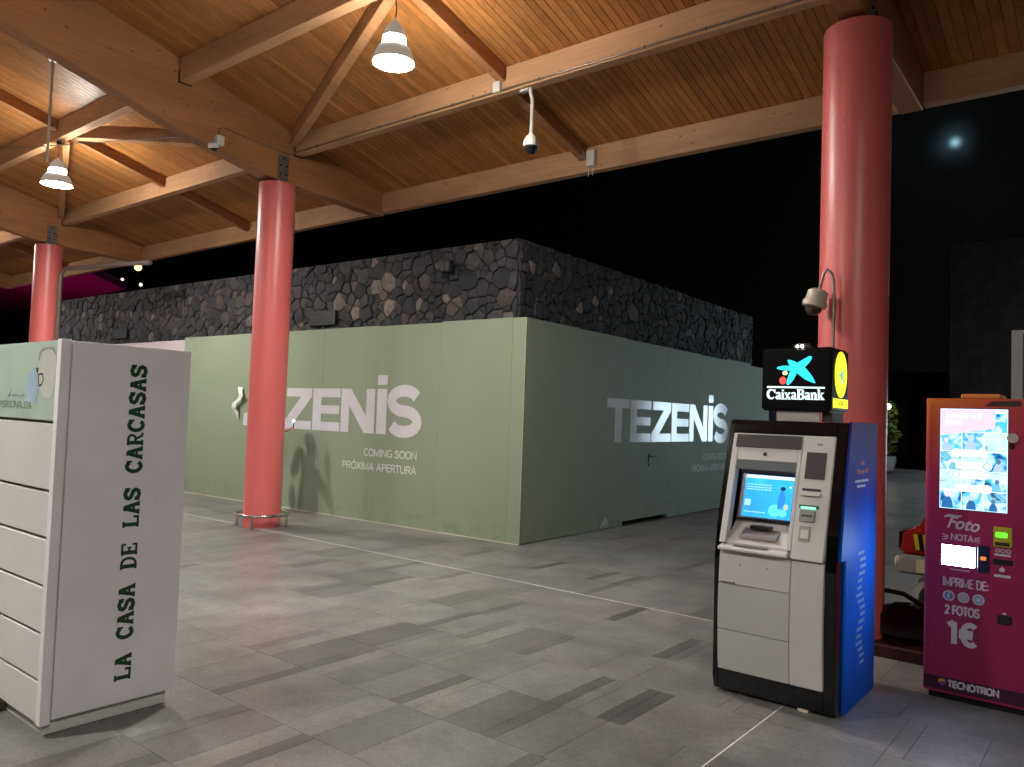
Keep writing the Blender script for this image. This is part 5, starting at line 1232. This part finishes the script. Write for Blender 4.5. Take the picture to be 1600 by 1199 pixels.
# ================================================================== PERSON BEHIND THE COLUMN
def person():
    t = thing('person', 'person in dark clothes half hidden behind the red column, holding up a lit phone', 'person', (-10.50, 7.12, 0), R(-50))
    # local frame: faces +y ; x to the person's right
    J = {'pel': (0, 0, .93, .13), 'wst': (0, .0, 1.08, .125), 'chs': (0, .01, 1.28, .14), 'nbs': (0, 0, 1.43, .075), 'nck': (0, .015, 1.50, .052), 'hd1': (0, .02, 1.585, .085), 'hd2': (0, .015, 1.68, .08), 'hdt': (0, .01, 1.735, .045),
         'hipR': (.095, 0, .87, .09), 'kneR': (.11, .03, .48, .058), 'ankR': (.115, -.01, .09, .042), 'toeR': (.125, .15, .04, .035),
         'hipL': (-.095, 0, .87, .09), 'kneL': (-.11, .02, .48, .058), 'ankL': (-.12, -.02, .09, .042), 'toeL': (-.14, .14, .04, .035),
         'shR': (.17, 0, 1.395, .062), 'elR': (.29, .06, 1.16, .042), 'wrR': (.22, .30, 1.26, .03), 'paR': (.21, .36, 1.285, .032),
         'shL': (-.17, 0, 1.395, .062), 'elL': (-.25, -.20, 1.16, .042), 'wrL': (-.24, .02, 1.0, .03), 'paL': (-.23, .08, .985, .032)}
    E_ = [('pel', 'wst'), ('wst', 'chs'), ('chs', 'nbs'), ('nbs', 'nck'), ('nck', 'hd1'), ('hd1', 'hd2'), ('hd2', 'hdt'), ('pel', 'hipR'), ('hipR', 'kneR'), ('kneR', 'ankR'), ('ankR', 'toeR'), ('pel', 'hipL'), ('hipL', 'kneL'), ('kneL', 'ankL'), ('ankL', 'toeL'),
          ('chs', 'shR'), ('shR', 'elR'), ('elR', 'wrR'), ('wrR', 'paR'), ('chs', 'shL'), ('shL', 'elL'), ('elL', 'wrL'), ('wrL', 'paL')]
    for s_, w_ in (('R', 1), ('L', -1)):
        px, py, pz, _ = J['pa' + s_]
        for k in range(4):
            o_ = (k - 1.5) * .019
            J['f%s%da' % (s_, k)] = (px + o_, py + .045, pz + .012, .0095); J['f%s%db' % (s_, k)] = (px + o_, py + .072 - .006 * abs(k - 1), pz + .045, .008)
            E_ += [('pa' + s_, 'f%s%da' % (s_, k)), ('f%s%da' % (s_, k), 'f%s%db' % (s_, k))]
        J['t%sa' % s_] = (px - w_ * .042, py + .012, pz + .01, .0105); J['t%sb' % s_] = (px - w_ * .05, py + .035, pz + .04, .009)
        E_ += [('pa' + s_, 't%sa' % s_), ('t%sa' % s_, 't%sb' % s_)]
    names = list(J); ix = {n_: i for i, n_ in enumerate(names)}
    me = bpy.data.meshes.new('body'); me.from_pydata([J[n_][:3] for n_ in names], [(ix[a], ix[b]) for a, b in E_], [])
    ob = bpy.data.objects.new('body_tmp', me); col.objects.link(ob)
    sk = ob.modifiers.new('s', 'SKIN'); ob.modifiers.new('d', 'SUBSURF').levels = 2
    for i, n_ in enumerate(names):
        r = J[n_][3]; me.skin_vertices[0].data[i].radius = (r, r * (.8 if n_ in ('wst', 'chs', 'pel') else 1))
    me.skin_vertices[0].data[0].use_root = True
    dg = bpy.context.evaluated_depsgraph_get(); m2 = bpy.data.meshes.new_from_object(ob.evaluated_get(dg))
    bpy.data.objects.remove(ob)
    for m_ in (mat('skin', (.42, .24, .16), .5), mat('dark_jacket', (.035, .035, .045), .8), mat('dark_trousers', (.03, .035, .055), .85), mat('shoe', (.08, .08, .08), .6)): m2.materials.append(m_)
    for p_ in m2.polygons:
        x, y, z = p_.center
        hand = min((Vector(p_.center) - Vector(J['pa' + s_][:3])).length for s_ in 'RL') < .115
        p_.material_index = 0 if (z > 1.475 or hand) else (1 if z > .90 or abs(x) > .2 else (2 if z > .085 else 3)); p_.use_smooth = True
    body = link('body', m2, t)
    h = MB().lathe([(.086, -.06), (.096, 0), (.09, .06), (.06, .10), (.015, .118)], c=(0, -.012, 1.665), n=24, axis=(0, -.25, 1)).build('hair', mat('dark_hair', (.02, .014, .01), .6), t, smooth=True)
    MB().lathe([(.009, 0), (.012, .012), (.008, .024)], c=(0, .092, 1.60), n=12, axis=(0, 1, -.3)).build('nose', MATS['skin'], t, smooth=True)
    for s_ in (-1, 1):
        MB().lathe([(.004, 0), (.008, .004), (.003, .007)], c=(s_ * .032, .086, 1.632), n=12, axis=(0, 1, 0)).build('eye', M_slot, t, smooth=True)
        MB().lathe([(.016, 0), (.02, .008), (.012, .014)], c=(s_ * .083, 0, 1.61), n=12, axis=(s_, 0, 0)).build('ear', MATS['skin'], t, smooth=True)
    MB().box(-.02, .02, .088, .094, 1.553, 1.559).build('mouth', mat('lip', (.3, .1, .08), .5), t)
    bag = MB().lathe([(.03, -.10), (.07, -.08), (.075, .02), (.05, .09)], c=(-.20, -.30, 1.0), n=18).build('shoulder_bag', mat('brown_leather', (.10, .05, .03), .5), t, smooth=True)
    P_ = J['paR']
    return t, P_
per, pa = person()
pm = Matrix.Translation(per.location) @ Matrix.Rotation(R(-50), 4, 'Z')
PH = pm @ Vector((pa[0], pa[1] + .06, pa[2] + .075))
ph = thing('mobile_phone', 'lit mobile phone held up at the right side of the red column', 'phone', PH, R(-50))
MB().box(-.037, .037, -.004, .004, -.075, .075).build('case', M_slot, ph, bevel=.003)
MB().box(-.033, .033, -.0052, -.0042, -.07, .07).build('screen', emis('phone_screen', (.25, .75, 1), 6.0), ph)
MB().lathe([(.014, 0), (.012, .008), (.006, .013), (.001, .015)], c=(.015, .0042, .05), n=14, axis=(0, 1, 0)).build('flash', emis('phone_flash', (.5, .85, 1), 60), ph)
